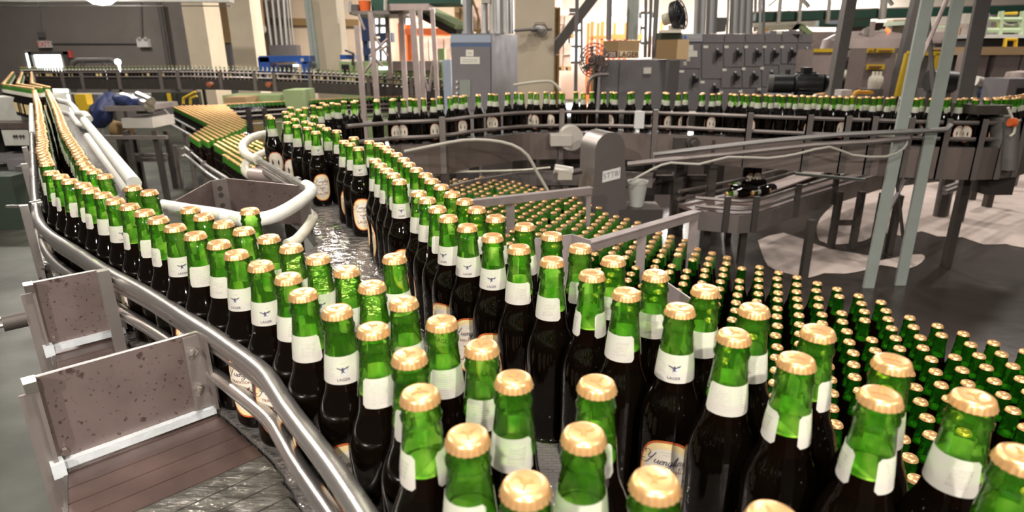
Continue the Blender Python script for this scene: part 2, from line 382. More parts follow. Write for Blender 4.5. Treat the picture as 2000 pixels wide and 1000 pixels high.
mb = MB(); [mb.lathe([(.0, -.03), (.05, -.02), (.05, .03)], 12, tuple(at(x, 76, 17.36)), axis='Y') for x in (272, 284)]; part('spot_heads', mb, 'pale_metal', t)
mb = MB(); mb.tube([at(98, 85, 17.46), at(266, 85, 17.46)], .018, 6); solo('wall_conduit', mb, 'conduit_dark', 'thin horizontal conduit between the exit sign and the emergency light', 'conduit')
mb = MB(); mb.tube([at(277, 74, 17.46), at(276, 40, 17.46), at(275, 2, 17.46)], .018, 6); solo('wall_conduit', mb, 'conduit_dark', 'thin vertical conduit dropping to the emergency light', 'conduit')
mb = MB(); mb.tube([at(80, 66, 17.46), at(74, 4, 17.46)], .018, 6); mb.obox(at(81, 68, 17.44), .17, .06, .14); solo('wall_conduit', mb, 'conduit_dark', 'thin vertical conduit with a junction box above the exit sign', 'conduit')
mb = MB(); mb.tube([at(310, 2, 17.3), at(328, 118, 17.3), at(332, 135, 17.3) * 1.0 + Vector((0, 0, -1.5))], .06, 8); solo('drain_pipe', mb, 'cab_dark', 'dark vertical pipe near the right end of the grey wall', 'pipe')
wbox('call_point', 133, 99, 140, 113, 17.44, .06, 'sign_red', 'small reddish alarm call point right of the bright doorway', 'alarm')
# ceiling beam and dome lamp at top left
mb = MB(); mb.beam(at(-40, -5, 12.5), at(452, -2, 12.5), .22, .12); mb.beam(at(-40, 10, 12.6), at(452, 12, 12.6), .03, .02); solo('ceiling_beam', mb, 'white_pipe', 'long pale beam across the top left of the hall', 'beam')
t = thing('dome_lamp', 'bright dome lamp hanging under the pale beam at upper left', 'lamp', at(198, 6, 12))
c = at(198, 0, 12); mb = MB(); mb.lathe([(.02, .30), (.10, .26), (.22, .12), (.25, .02)], 24, tuple(c)); part('shade', mb, 'pale_metal', t)
mb = MB(); mb.lathe([(.0, -.09), (.14, -.07), (.23, .0), (.23, .03)], 24, tuple(c)); part('bulb', mb, 'lamp_glow', t)
c = at(230, 121, 12.8); mb = MB(); mb.lathe([(0, -.06), (.045, -.04), (.06, 0), (.045, .04), (0, .06)], 14, tuple(c)); mb.box(c.x - .02, c.x + .02, c.y - .02, c.y + .02, 1.2, c.z - .05); solo('bulkhead_lamp', mb, 'lamp_glow', 'tiny glowing white lamp at the end of the dark hoop rail', 'lamp')
mb = MB(); q = [at(141, 132, 12.8), at(144, 122, 12.8), at(152, 118, 12.8), at(218, 117, 12.8), at(226, 121, 12.8), at(228, 132, 12.8)]; mb.tube(q, .05, 8); mb.tube([at(160, 132, 12.8), at(164, 119, 12.8)], .04, 6); mb.tube([at(205, 132, 12.8), at(204, 119, 12.8)], .04, 6)
solo('hoop_rail', mb, 'cab_dark', 'dark hooped rail behind the far bottle row, left', 'rail')

# wall trim, conduit bank, electrical boxes between the columns
mb = MB(); mb.beam(at(490, 41, 21.9), at(700, 45, 21.9), .12, .22); solo('trim_2', mb, 'kraft_dark', kind='structure')
mb = MB(); wbox('', 405, 6, 447, 86, 21.6, .3, '', build=False, mb=mb); solo('trim_3', mb, 'kraft', kind='structure')
for (xa, xb, yb) in ((398, 412, 84), (433, 447, 84)):
    mb = MB(); mb.tube([at(xa, 6, 21.7), at(xb, yb, 21.7)], .05, 8); solo('conduit', mb, 'conduit', 'pale vertical conduit above the %s side of the twin grey panels' % ('left' if xa < 410 else 'right'), 'conduit')
t = thing('twin_cabinet', 'pair of grey wall panels between the first two columns', 'cabinet', at(431, 130, 21.6))
part('enclosure', wbox('', 405, 84, 455, 150, 21.6, .4, '', build=False), 'cab_grey', t)
mb = MB()
for x0, x1 in ((407, 429), (431, 453)): wbox('', x0, 92, x1, 145, 21.57, .03, '', build=False, mb=mb)
part('doors', mb, 'cab_grey', t); part('warning_tag', wbox('', 426, 86, 431, 92, 21.56, .02, '', build=False), 'yellow_paint', t)
wbox('electrical_box', 497, 87, 507, 140, 21.7, .3, 'cab_grey', 'narrow grey box on the wall right of the second column', 'cabinet')
t = thing('junction_cabinet', 'grey wall cabinet fed by six vertical conduits', 'cabinet', at(552, 112, 21.5))
part('enclosure', wbox('', 526, 88, 580, 112, 21.6, .4, '', build=False), 'cab_grey', t)
for (xa, xb) in ((518, 530), (531, 540), (542, 551), (553, 560), (560, 568), (565, 574)):
    mb = MB(); mb.tube([at(xa, -4, 21.75), at(xb, 88, 21.75)], .065 if xa < 555 else .03, 8); part('conduit', mb, 'conduit', t)
mb = MB(); mb.tube([at(504, -4, 21.4), at(512, 60, 21.4)], .12, 8); solo('wall_pipe', mb, 'kraft', 'tan vertical pipe left of the conduit bank', 'pipe')
mb = MB(); c = at(511, 57, 21.2); mb.lathe([(.0, -.05), (.14, -.04), (.14, .05)], 20, tuple(c), axis='Y'); solo('wall_clock', mb, 'label_paper', 'small round pale disc on the tan wall', 'clock')
mb = MB()
for k, x in enumerate((597, 604)): mb.tube([at(x, -4, 12.9), at(x + 17, 135, 12.9)], .045, 8)
solo('riser_pipes', mb, 'pole_green', 'grey green riser pipes on the left side of the third column', 'pipe')

# ------------------------------------------------------------ masters of the bottle
BZ = 1.292; CAPZ = 1.5235
PROF = [(.0262, 0), (.0292, .003), (.0300, .008), (.0297, .085), (.0301, .104), (.0300, .113), (.0290, .122), (.0268, .131), (.0237, .139), (.0208, .1465), (.0192, .154), (.0184, .161), (.0175, .172), (.0163, .183), (.0153, .193), (.0143, .203), (.0138, .209), (.0150, .2105), (.0152, .2135), (.0140, .2155), (.0136, .2215), (.0120, .226)]
def rad(z):
    for (r0, z0), (r1, z1) in zip(PROF, PROF[1:]):
        if z0 <= z <= z1: return r0 + (r1 - r0) * (z - z0) / (z1 - z0)
    return PROF[-1][0]
def wrap(mb, vf, u0, z0, eps, m=0, s=1.):
    V = []
    for (x, y, *_) in vf[0]:
        z = z0 + y * s; r = rad(z) + eps; t = -math.pi / 2 + (u0 + x * s) / rad(z); V.append((r * math.cos(t), r * math.sin(t), z))
    mb.add(V, vf[1], m)
FILL = .170
def glass(seg, deep=False, lo=False):
    mb = MB(); pr = [p for p in PROF if p[1] <= FILL] + [(rad(FILL), FILL)] + [p for p in PROF if p[1] > FILL]
    if lo: pr = [(.0285, 0), (.0300, .006), (.0300, .112), (.0268, .131), (.0208, .1465), (.0184, .161), (rad(FILL), FILL), (.0153, .193), (.0138, .209), (.0150, .212), (.0120, .226)]
    ms = [0 if p[1] < FILL - 1e-6 else 1 for p in pr]
    mb.lathe(pr, seg, m=ms)
    mb.lathe([(0.0, FILL + .0005), (rad(FILL) - .0012, FILL + .0012), (rad(FILL) - .0012, FILL - .02)], max(10, seg // 2), m=2)
    return mb.mesh('glass_body', ['beer_glass', 'green_glass_deep' if deep else 'green_glass', 'foam_top'])
def cap(seg):
    mb = MB(); k = seg // 21 if seg >= 42 else 0
    md = (lambda i, z: ((.026 if z < .2255 else .012) * math.cos(2 * math.pi * i * 21 / seg) if z < .2275 else 0)) if k else None
    pr = [(.0001, .2316), (.0085, .2315), (.0115, .2311), (.0127, .2302), (.0134, .2286), (.0139, .2268), (.0144, .2250), (.0147, .2238), (.0142, .2232), (.0120, .2236)] if seg > 20 else [(.0001, .2314), (.0112, .2310), (.0134, .2284), (.0146, .2240), (.0120, .2234)]
    mb.lathe(pr[::-1], seg, mod=md); return mb.mesh('crown_cap', 'cap_gold', sharp=50)
def grid_label(a0, a1, z0, z1, na, eps, rows=3, corner=.003):
    mb = MB(); V = []; Fc = []
    for j in range(rows + 1):
        for i in range(na + 1):
            t = a0 + (a1 - a0) * i / na; e = min(i, na - i); z = z0 + (z1 - z0) * j / rows
            if e == 0: z += (corner if j == 0 else -corner if j == rows else 0)
            r = rad(z) + eps; V.append((r * math.cos(t - math.pi / 2), r * math.sin(t - math.pi / 2), z))
    for j in range(rows):
        for i in range(na):
            b = j * (na + 1) + i; Fc.append((b, b + 1, b + na + 2, b + na + 1))
    return mb.add(V, Fc)
def oval(seg, rings, eps):
    mb = MB(); cz, hh, hw = .061, .0425, .0285
    for k in range(len(rings) - 1):
        V = []; Fc = []
        for s_ in (rings[k][0], rings[k + 1][0]):
            for i in range(seg):
                a = 2 * math.pi * i / seg; ca, sa = math.cos(a), math.sin(a); x = math.copysign(abs(ca) ** .85, ca) * hw * s_; z = cz + math.copysign(abs(sa) ** .85, sa) * hh * s_
                r = rad(z) + eps; t = -math.pi / 2 + x / .03; V.append((r * math.cos(t), r * math.sin(t), z))
        Fc = [(i, (i + 1) % seg, (i + 1) % seg + seg, i + seg) for i in range(seg)]
        mb.add(V, Fc, rings[k][1])
    return mb
EAGLE = ([(-1, .62), (-.5, .42), (-.18, .22), (-.12, .42), (.0, .58), (.12, .5), (.14, .24), (.5, .5), (1, .80), (.78, .3), (.3, .02), (.14, -.3), (.34, -.85), (.02, -.62), (-.26, -.9), (-.14, -.3), (-.34, .02), (-.74, .22)], [tuple(range(18))[::-1]])
EAGLE = (EAGLE[0], [(0, 17, 1), (1, 17, 16, 2), (2, 16, 15, 11, 10, 6, 5, 4, 3), (6, 10, 7), (7, 10, 9, 8), (11, 15, 14, 13, 12)])
def bar(x, y, w_, h): return ([(x - w_ / 2, y - h / 2), (x, y - h / 2), (x + w_ / 2, y - h / 2), (x + w_ / 2, y + h / 2), (x, y + h / 2), (x - w_ / 2, y + h / 2)], [(0, 1, 4, 5), (1, 2, 3, 4)])
def strokes(pl, wd, shear=.35):
    V, Fc = [], []
    for line in pl:
        pts = [Vector((x + y * shear, y, 0)) for x, y in line]; pts = smooth_path(pts, .25); b = len(V)
        for i, p in enumerate(pts):
            d = (pts[min(i + 1, len(pts) - 1)] - pts[max(i - 1, 0)]).normalized(); n = Vector((-d.y, d.x, 0)) * wd * (.35 + .65 * abs(d.y)) / 2
            V += [(p + n)[:2], (p - n)[:2]]
        Fc += [(b + 2 * i, b + 2 * i + 1, b + 2 * i + 3, b + 2 * i + 2) for i in range(len(pts) - 1)]
    return V, Fc
GL = {'Y': ([[(-.9, 1.7), (-1.3, 2.3), (-.6, 2.8), (.1, 2.3), (0, 1.3), (.3, .8), (.9, 1.4), (1.3, 2.7)], [(1.3, 2.7), (.75, .7), (.1, -.8), (-.8, -1.1), (-1.4, -.6), (-.7, .0)]], 1.9),
      'u': ([[(0, 1), (-.1, .25), (.2, 0), (.6, .4), (.75, 1)], [(.75, 1), (.68, .2), (.95, 0), (1.15, .3)]], 1.1),
      'e': ([[(0, .4), (.5, .6), (.6, .9), (.35, 1), (.05, .7), (.05, .2), (.35, 0), (.8, .3)]], .82),
      'n': ([[(.05, 1), (0, 0)], [(0, .5), (.35, .95), (.6, .85), (.52, .2), (.7, 0), (.98, .3)]], .98),
      'g': ([[(.68, .85), (.35, 1), (.05, .6), (.15, .1), (.5, .1), (.72, .95)], [(.72, .95), (.6, -.5), (.2, -1.15), (-.25, -.8), (.4, -.1), (.98, .3)]], .98),
      'l': ([[(0, .2), (.45, 1.5), (.45, 2.1), (.22, 2.0), (.12, .3), (.32, 0), (.6, .3)]], .6), 'i': ([[(.05, 1), (0, .2), (.2, 0), (.45, .3)], [(.1, 1.5), (.16, 1.6)]], .47)}
def script_word(word, wd=.22):
    V, Fc, x = [], [], 0
    for ch in word:
        g, a = GL[ch]; v, f = strokes([[(px + x, py) for px, py in l] for l in g], wd); b = len(V); V += v; Fc += [tuple(i + b for i in q) for q in f]; x += a
    return [(vx - x / 2, vy) for vx, vy in V], Fc
TXT = {k: text_mesh(k, 1.0, bold=.01) for k in ('LAGER', 'TRADITIONAL')}
def neck_print():
    mb = MB(); e = .0008
    wrap(mb, ([(x * .6 + .15, y * .8 - .25) for x, y in EAGLE[0]], EAGLE[1]), 0, .1745, e, 1, .0058); wrap(mb, ([(x * 1.05, y * .72 + .12) for x, y in EAGLE[0]], EAGLE[1]), 0, .1745, e + .0002, 0, .0056)
    wrap(mb, TXT['LAGER'], 0, .1650, e, 0, .0040)
    for i, w_ in enumerate((.007, .009, .008, .009, .006)): wrap(mb, bar(0, 0, w_, .0004), -.0125, .179 - i * .0027, e, 2)
    wrap(mb, bar(0, 0, .006, .0006), .001, .1815, e, 2)
    for i in range(8): wrap(mb, bar(0, 0, .0125, .0006 if i % 2 else .0010), .033, .1805 - i * .0019, e, 2)
    for i in range(10): wrap(mb, bar(0, 0, .0150 - (i % 3) * .001, .0004), -.031, .1835 - i * .0021, e, 2)
    return mb.mesh('printed_emblem', ['ink', 'ink_blue', 'ink_soft'])
def body_print():
    mb = MB(); e = .0007
    wrap(mb, script_word('Yuengling'), 0, .0765, e, 0, .0044); wrap(mb, TXT['TRADITIONAL'], 0, .0685, e, 1, .0052)
    wrap(mb, EAGLE, 0, .056, e, 1, .0085); wrap(mb, ([(x * .5, y * .5 - .1) for x, y in EAGLE[0]], EAGLE[1]), 0, .056, e + .0002, 3, .0085)
    wrap(mb, TXT['LAGER'], 0, .0405, e, 1, .0105)
    for x, y, w_ in ((0, .0905, .010), (0, .0875, .007), (-.014, .053, .008), (.014, .053, .008), (0, .0325, .014), (0, .0300, .010)): wrap(mb, bar(0, 0, w_, .0005), x, y, e, 2)
    return mb.mesh('printed_lettering', ['ink', 'ink_brown', 'ink_soft', 'ink_blue'])
def cap_mark():
    mb = MB(); mb.add([(x * .0068, y * .0058, .2319) for x, y in EAGLE[0]], EAGLE[1]); return mb.mesh('cap_emblem', 'cap_mark')
RINGS0 = [(.01, 2), (.25, 2), (.5, 2), (.68, 2), (.80, 1), (.95, 0), (1.0, 0)]; RINGS1 = [(.02, 2), (.7, 2), (.93, 0), (1.0, 0)]
LM = ['label_red', 'label_cream', 'label_center']
KIT0 = dict(glass=glass(32), cap=cap(84), neck=grid_label(-2.68, 2.68, .160, .188, 36, .0004).mesh('neck_label', 'label_paper'), nprint=neck_print(),
            body=oval(40, [(.01, 2), (.25, 2), (.5, 2), (.66, 2), (.78, 1), (.94, 0), (1.0, 0)], .0004).mesh('body_label', LM), bprint=body_print(), mark=cap_mark())
KIT1 = dict(glass=glass(16, lo=True), cap=cap(18), neck=grid_label(-2.68, 2.68, .160, .188, 14, .0006, 1).mesh('neck_label', 'label_paper'), body=oval(14, RINGS1, .0012).mesh('body_label', LM))
KIT2 = dict(glass=glass(16, True, True), cap=cap(18))
def child(parent, me):
    o = bpy.data.objects.new(me.name.split('.')[0], me); COL.objects.link(o); o.parent = parent; return o
def bottle(name, p, kit, rz, label, group=None, full=False, z=None, rot=None):
    o = thing(name, label, 'bottle', (p[0], p[1], BZ if z is None else z), group)
    if rot is not None: o.rotation_euler = rot
    else: o.rotation_euler = (random.gauss(0, .006), random.gauss(0, .006), rz)
    child(o, kit['glass']); c = child(o, kit['cap'])
    if full: child(c, kit['mark'])
    if 'neck' in kit:
        n = child(o, kit['neck']); b_ = child(o, kit['body'])
        if full: child(n, kit['nprint']); child(b_, kit['bprint'])
    return o
def lod_mesh(mb, p, z, labelled, rz):
    """a distant bottle added to one shared mesh"""
    n0 = len(mb.f)
    pr = [(.0295, 0), (.0300, .113), (.0208, .1465), (.0185, .160), (.0160, .188), (.0138, .215)] if labelled else [(.0295, 0), (.0300, .113), (.0208, .1465), (.0176, .172), (.0138, .215)]
    mm = [0, 0, 0, 2, 1] if labelled else [0, 0, 0, 1]
    mb.lathe(pr, 8, (p[0], p[1], z), m=mm); mb.lathe([(.0148, .222), (.0152, .227), (.0115, .2315)], 8, (p[0], p[1], z), m=3)
    if labelled and random.random() < .45:
        t = rz; V = [(p[0] + .031 * math.cos(t + a), p[1] + .031 * math.sin(t + a), z + zz) for zz in (.025, .1) for a in (-.7, 0, .7)]; mb.add(V, [(0, 1, 4, 3), (1, 2, 5, 4)], 4)
LODM = ['beer', 'green_far', 'label_paper', 'cap_gold', 'label_cream']
mat('green_far', (.045, .17, .02), .15)
# ------------------------------------------------------------ where the bottles stand
# caps of the bottles that can be told apart; the letter is the side of the neck label turned to us: e emblem, b barcode, t text, g gap
def L(s): return [(float(a), float(b), c) for a, b, c in (q.split(',') for q in s.split())]
OUTER = L('1025,942,t 914,841,b 824,760,g 792,685,t 727,637,t 660,599,e 602,568,b 560,537,b 513,512,e 469,491,E 429,471.5,B 384,454,t 345,438,e 312,423,g 281,410,t 252,399,g 225,387,e 201,376,b 176,367,g 160,357,t 135,350,t 118,341,g 101,333,t 91,317,e')
INNER = L('1500,1004,t 1297.5,935,e 1145,840,e 1003.5,737,b 940,671,t 855,622,t 789,585,t 720,550,g 672,521,t 619,499,e 569,480,t 521,461,t 476,447,e 434,432,b 398,418,t 371,405,t 766,499,e 483,408,b 1162,745,b 291,371,t 258,363,e 204,340,t 184,331,b 169,323,t 161,314,g')
BACK = L('1993,882,t 1897,767,b 1736,697,g 1590.5,638,g 1478.5,599,t 1375,561,E 1283,531,b 1204,503,b 1131.6,478.5,t 1075,456,t 1021,437,g 972,421.5,t 931,406,t 905.5,389,g 883.5,374.5,e 862,361,t 839,349,t 826,338,g 811,328,e 799,317.5,t 786,308,t 774,299,b 760,291.5,e 750,284,t 737.5,279,g 718,275,t 690,267,t')
FRONT = L('1723.5,764,g 1555.5,699,g 1433,648,t 1325,599,e 1220.5,565,b 1150.5,531,g 1077,504,b 1016.5,479.5,b 962.5,458,e 915,439,e 880,420,E 857,404,t 838,387,b 819,373,b 785,350,e 771,338.5,t 757,329,g 744.5,319,b 736,310,b 699,287,e 688.5,278,t 671,274,e')
BUNCH = L('524,224,t 532,228,e 566,208.6,t 556,217,b 570,221,t 557,226,t 575,231,e 563,237,e 579,244,b 594,236,t 600,248,t 608,240,t 617,256,e 624,243,t 638,249,t 653,254,t 583,213,t 597,209,t 610,205,g 622,208,e 638,203,t 648,200,t 590,223,t 612,226,b')
ORD = 'nearest second third fourth fifth sixth seventh eighth ninth tenth eleventh twelfth thirteenth fourteenth fifteenth sixteenth seventeenth eighteenth nineteenth twentieth twenty-first twenty-second twenty-third twenty-fourth twenty-fifth twenty-sixth twenty-seventh'.split()
SHOW = dict(e='eagle emblem turned to us', E='eagle emblem half turned away', b='barcode turned to us', B='barcode and label gap visible', g='label gap turned to us', t='small print turned to us')
TURN = dict(e=0, E=-.55, b=-1.9, B=-2.3, g=math.pi, t=1.85)
UPB = []   # [pos, pinned, rz, label, group, near]
def facing(p, c): return math.atan2(-p.y, -p.x) + math.pi / 2 + TURN[c] + random.uniform(-.18, .18)
for lst, nm in ((OUTER, 'the outer file along the pipe rail'), (INNER, 'the inner file of the left lane'), (BACK, 'the back file of the right lane'), (FRONT, 'the front file of the right lane'), (BUNCH, 'the cluster at the bend')):
    for i, (x, y, c) in enumerate(lst):
        p = P(x, y, CAPZ); UPB.append([p, 1, facing(p, c), '%s bottle in %s, %s' % (ORD[i], nm, SHOW[c]), None, 1])
def along(pix, step, z=CAPZ): return walk(smooth_path([P(x, y, z) for x, y in pix], .05), step)
for pix, nm in (([(91, 317), (83, 290), (80, 260), (76, 225), (73, 200), (66, 175)], 'left'), ([(161, 312), (145, 284), (130, 262), (120, 240), (110, 212), (100, 190), (92, 174)], 'right')):
    for p in along(pix, .0612)[1:]: UPB.append([p, 0, random.uniform(0, 6.3), 'gold-capped labelled bottle in the long straight %s file running to the far left' % nm, 'bottles in the far %s file of the left lane' % nm, 0])
FILE = []
for d in (0, .085, .17):
    a, b, c = P(62, 171, CAPZ), P(5, 163, CAPZ), P(25, 140, CAPZ); n1 = Vector((.65, .76, 0)); n2 = Vector((.8, -.6, 0)) * -1
    pts = [a + Vector((0, 1, 0)) * d, b + Vector((.9, .75, 0)) * d, c + Vector((1.0, 0.0, 0)) * d * 1.6]
    for p in walk(pts, .0615): UPB.append([p, 0, random.uniform(0, 6.3), 'labelled bottle in the three files turning back at the far left bend', 'bottles at the far left bend', 0])
ROWPX = [(648, 200), (673, 198), (720, 195.5), (765, 193), (840, 191), (890, 187), (940, 184), (1025, 180), (1180, 179), (1345, 181), (1500, 184.5), (1620, 187), (1700, 188.5), (1800, 190.5), (1900, 191.5), (1960, 190), (2010, 185), (2060, 178)]
ROW = smooth_path([P(x, y, CAPZ) for x, y in ROWPX], .05)
for k, (off, st) in enumerate(((-.031, 1), (.033, 1))):
    path = offset_path(ROW, off); acc = .03 * k
    q = walk(path, .0312)
    i = 0
    while i < len(q):
        x = q[i].x; UPB.append([q[i] + Vector((random.gauss(0, .003), random.gauss(0, .006), 0)), 0, random.uniform(0, 6.3),
                               'labelled bottle on the railed belt %s' % ('left of the motor guard' if x < .35 else 'beyond the motor guard' if x < 1.2 else 'to the right, in the packed double row'),
                               'bottles on the railed belt, %s part' % ('left' if x < .35 else 'middle' if x < 1.2 else 'right'), 0])
        i += random.choice((2, 3, 3, 4)) if x < 1.2 else 2
FARROW = smooth_path([at(x, y, Y) for x, y, Y in [(40, 131, 13.2), (100, 130, 12.5), (250, 129, 12), (400, 128, 11.6), (600, 133, 11.3), (740, 140, 11.2), (880, 149, 11.2)]], .2)
farb = walk(FARROW, .082)
# spread until none overlap; the pinned ones barely move
for it in range(14):
    cell = {}
    for i, b_ in enumerate(UPB): cell.setdefault((int(b_[0].x // .07), int(b_[0].y // .07)), []).append(i)
    for (cx, cy), ids in cell.items():
        nb = [j for dx in (-1, 0, 1) for dy in (-1, 0, 1) for j in cell.get((cx + dx, cy + dy), ())]
        for i in ids:
            for j in nb:
                if j <= i: continue
                d = UPB[j][0] - UPB[i][0]; d.z = 0; r = d.length
                if r < .0612:
                    d = d.normalized() if r > 1e-6 else Vector((1, 0, 0)); g = .0613 - r; wi, wj = (.5, .5) if UPB[i][1] == UPB[j][1] else ((.05, .95) if UPB[i][1] else (.95, .05))
                    UPB[i][0] = UPB[i][0] - d * g * wi; UPB[j][0] = UPB[j][0] + d * g * wj
UPB.sort(key=lambda b_: b_[0].x ** 2 + b_[0].y ** 2)
rest = MB()
for i, (p, pin, rz, lb, gr, near) in enumerate(UPB):
    if i < 300:
        n0 = near and i < 120
        bottle('beer_bottle', p, KIT0 if n0 else KIT1, rz, lb, gr, full=bool(n0))
    else: lod_mesh(rest, p, BZ, True, random.uniform(3.5, 6))
for p in farb: lod_mesh(rest, p, p.z - .2315, True, random.uniform(3.5, 6))
solo('distant_beer_bottles', rest, LODM, 'labelled green bottles queueing on the far belts across the hall', 'bottles', kind='stuff')

# the low table: unlabelled bottles, and the zigzag beyond
LZ = 1.05 - .2315
def inside(p, poly):
    c = False; n = len(poly)
    for i in range(n):
        a, b = poly[i], poly[i - 1]
        if (a[1] > p[1]) != (b[1] > p[1]) and p[0] < (b[0] - a[0]) * (p[1] - a[1]) / (b[1] - a[1]) + a[0]: c = not c
    return c
def fill(poly, ang, pitch, jit, keep):
    xs = [q[0] for q in poly]; ys = [q[1] for q in poly]; cx, cy = sum(xs) / len(xs), sum(ys) / len(ys); R = max(max(xs) - min(xs), max(ys) - min(ys)); n = int(R / pitch) + 2; out = []
    for i in range(-n, n):
        for j in range(-n, n):
            u = (i + .5 * (j % 2)) * pitch; v = j * pitch * .866; x = cx + u * math.cos(ang) - v * math.sin(ang); y = cy + u * math.sin(ang) + v * math.cos(ang)
            if inside((x, y), poly) and random.random() < keep: out.append(Vector((x + random.uniform(-jit, jit), y + random.uniform(-jit, jit), 0)))
    return out
RE = [(-.12, 3.67), (.28, 3.25), (.55, 2.65), (.85, 2.07), (1.09, 1.74), (1.24, 1.46), (1.48, 1.05), (1.62, .75)]
RE = [(x - .02, y - .02) for x, y in RE]
LE = [(.72, .72), (.64, 1.0), (.50, 1.25), (.36, 1.45), (.05, 2.0), (-.22, 2.5), (-.50, 3.1), (-.55, 3.55)]
TABLE = RE + LE
low = fill(TABLE, math.atan2(-.62, .47), .0655, .0022, .93)
Z1 = [P(x, y, 1.05) for x, y in [(333, 208), (352, 205.5), (440, 203.5), (480, 236), (478, 247), (430, 268), (400, 278), (366, 265), (408, 243)]]
Z2 = [P(x, y, 1.05) for x, y in [(412, 281), (455, 264), (478, 258), (545, 300), (560, 352), (498, 346), (455, 315)]]
zig = fill([(q.x, q.y) for q in Z1], math.atan2(-2.4, 1.65), .0625, .001, 1) + fill([(q.x, q.y) for q in Z2], math.atan2(-.91, .63), .0625, .002, .97)
for off in (0, .06, .12): zig += [q + Vector((0, off, 0)) for q in walk([P(x, y, 1.05) for x, y in [(440, 203), (520, 199), (660, 192), (780, 188), (885, 184)]], .0625)]
LOWB = sorted(low + zig, key=lambda q: q.x ** 2 + q.y ** 2)
lowrest = MB()
for i, q in enumerate(LOWB):
    if i < 300:
        dxe = min((Vector((q.x, q.y)) - Vector(e)).length for e in [Vector(a).lerp(Vector(b), t) for a, b in zip(RE, RE[1:]) for t in (0, .25, .5, .75)])
        if dxe < .14: lb, gr = 'unlabelled green bottle on the open right edge of the low belt, wet floor beside it', 'unlabelled bottles along the low belt edge'
        elif q.y < 1.75: lb, gr = 'unlabelled green bottle on the low belt, nearer than both steel divider bars', 'unlabelled bottles before the divider bars'
        else: lb, gr = 'unlabelled green bottle standing beside and between the steel divider bars', 'unlabelled bottles by the divider bars'
        bottle('unlabelled_bottle', q, KIT2, random.uniform(0, 6.3), lb, gr, z=LZ)
    else: lod_mesh(lowrest, q, LZ, False, 0)
solo('distant_unlabelled_bottles', lowrest, ['beer', 'green_far', 'label_paper', 'cap_gold'], 'packed unlabelled green bottles on the far low belt and its zigzag feed', 'bottles', kind='stuff')
print('UPPER', len(UPB), 'far', len(farb), 'LOW', len(low), len(zig))
# ------------------------------------------------------------ main table, rails, guides
RAILPX = [(62, 262), (65, 320), (67, 360), (72, 415), (80, 441), (101, 462), (130, 480), (160, 499), (188, 518), (221, 538), (288, 574), (374, 629), (420, 658), (462, 688), (500, 716), (525, 741), (560, 797), (602, 853), (647, 912), (697, 986), (745, 1065)]
RAIL = smooth_path([P(x, y, 1.41) for x, y in RAILPX], .03)
def lift(path, z): return [Vector((p.x, p.y, z)) for p in path]
RAIL_IN = offset_path(RAIL, -.004)
# merging table
backp = offset_path([P(x, y, CAPZ) for x, y, _ in BACK][1:], .046)
white_px = [(262, 358), (230, 318), (200, 280), (174, 230), (152, 222)]
tbl = [(p.x, p.y) for p in RAIL[8:]] + [(.02, .12), (.42, .12)] + [(p.x, p.y) for p in backp] + [(q.x, q.y) for q in [P(x, y, 1.41) for x, y in [(510, 313), (550, 340), (590, 364)]]] \
    + [(q.x - .0, q.y) for q in [P(x, y, 1.41) for x, y in [(612, 388), (550, 416), (480, 430), (370, 412), (320, 405), (262, 358)]]]
def clean_poly(name, poly, z0, z1, m):
    bm = bmesh.new(); vs = [bm.verts.new((x, y, z1)) for x, y in poly]; f = bm.faces.new(vs); bm.normal_update()
    if f.normal.z < 0: f.normal_flip()
    r = bmesh.ops.triangulate(bm, faces=[f]); ex = bmesh.ops.extrude_face_region(bm, geom=bm.faces[:])
    for v in [g for g in ex['geom'] if isinstance(g, bmesh.types.BMVert)]: v.co.z = z0
    bmesh.ops.recalc_face_normals(bm, faces=bm.faces[:])
    mb = MB(); bm.verts.index_update(); mb.add([v.co[:] for v in bm.verts], [tuple(v.index for v in f.verts) for f in bm.faces]); bm.free(); return mb
t = thing('merging_conveyor', 'wet chain conveyor table between the left lane and the right lane of bottles', 'conveyor', (-.35, .9, FZ))
part('chain_belt', clean_poly('', tbl, 1.262, BZ - .0005, 'wet_belt'), 'wet_belt', t)
mb = MB(); R_ = lift(RAIL[2:], 1.285); ribbon(mb, offset_path(R_, .012), offset_path(R_, .018), .19); part('side_plate', mb, 'dark_steel', t)
mb = MB(); B_ = lift(backp, 1.30); ribbon(mb, offset_path(B_, 0), offset_path(B_, .006), .15); part('side_plate', mb, 'dull_bar', t)
for (x, y) in ((-1.0, 1.5), (-.62, 1.2), (-.3, 1.45), (-.1, .75), (.3, .5)):
    mb = MB(); mb.box(x - .025, x + .025, y - .025, y + .025, FZ, 1.262); part('leg', mb, 'dark_steel', t)
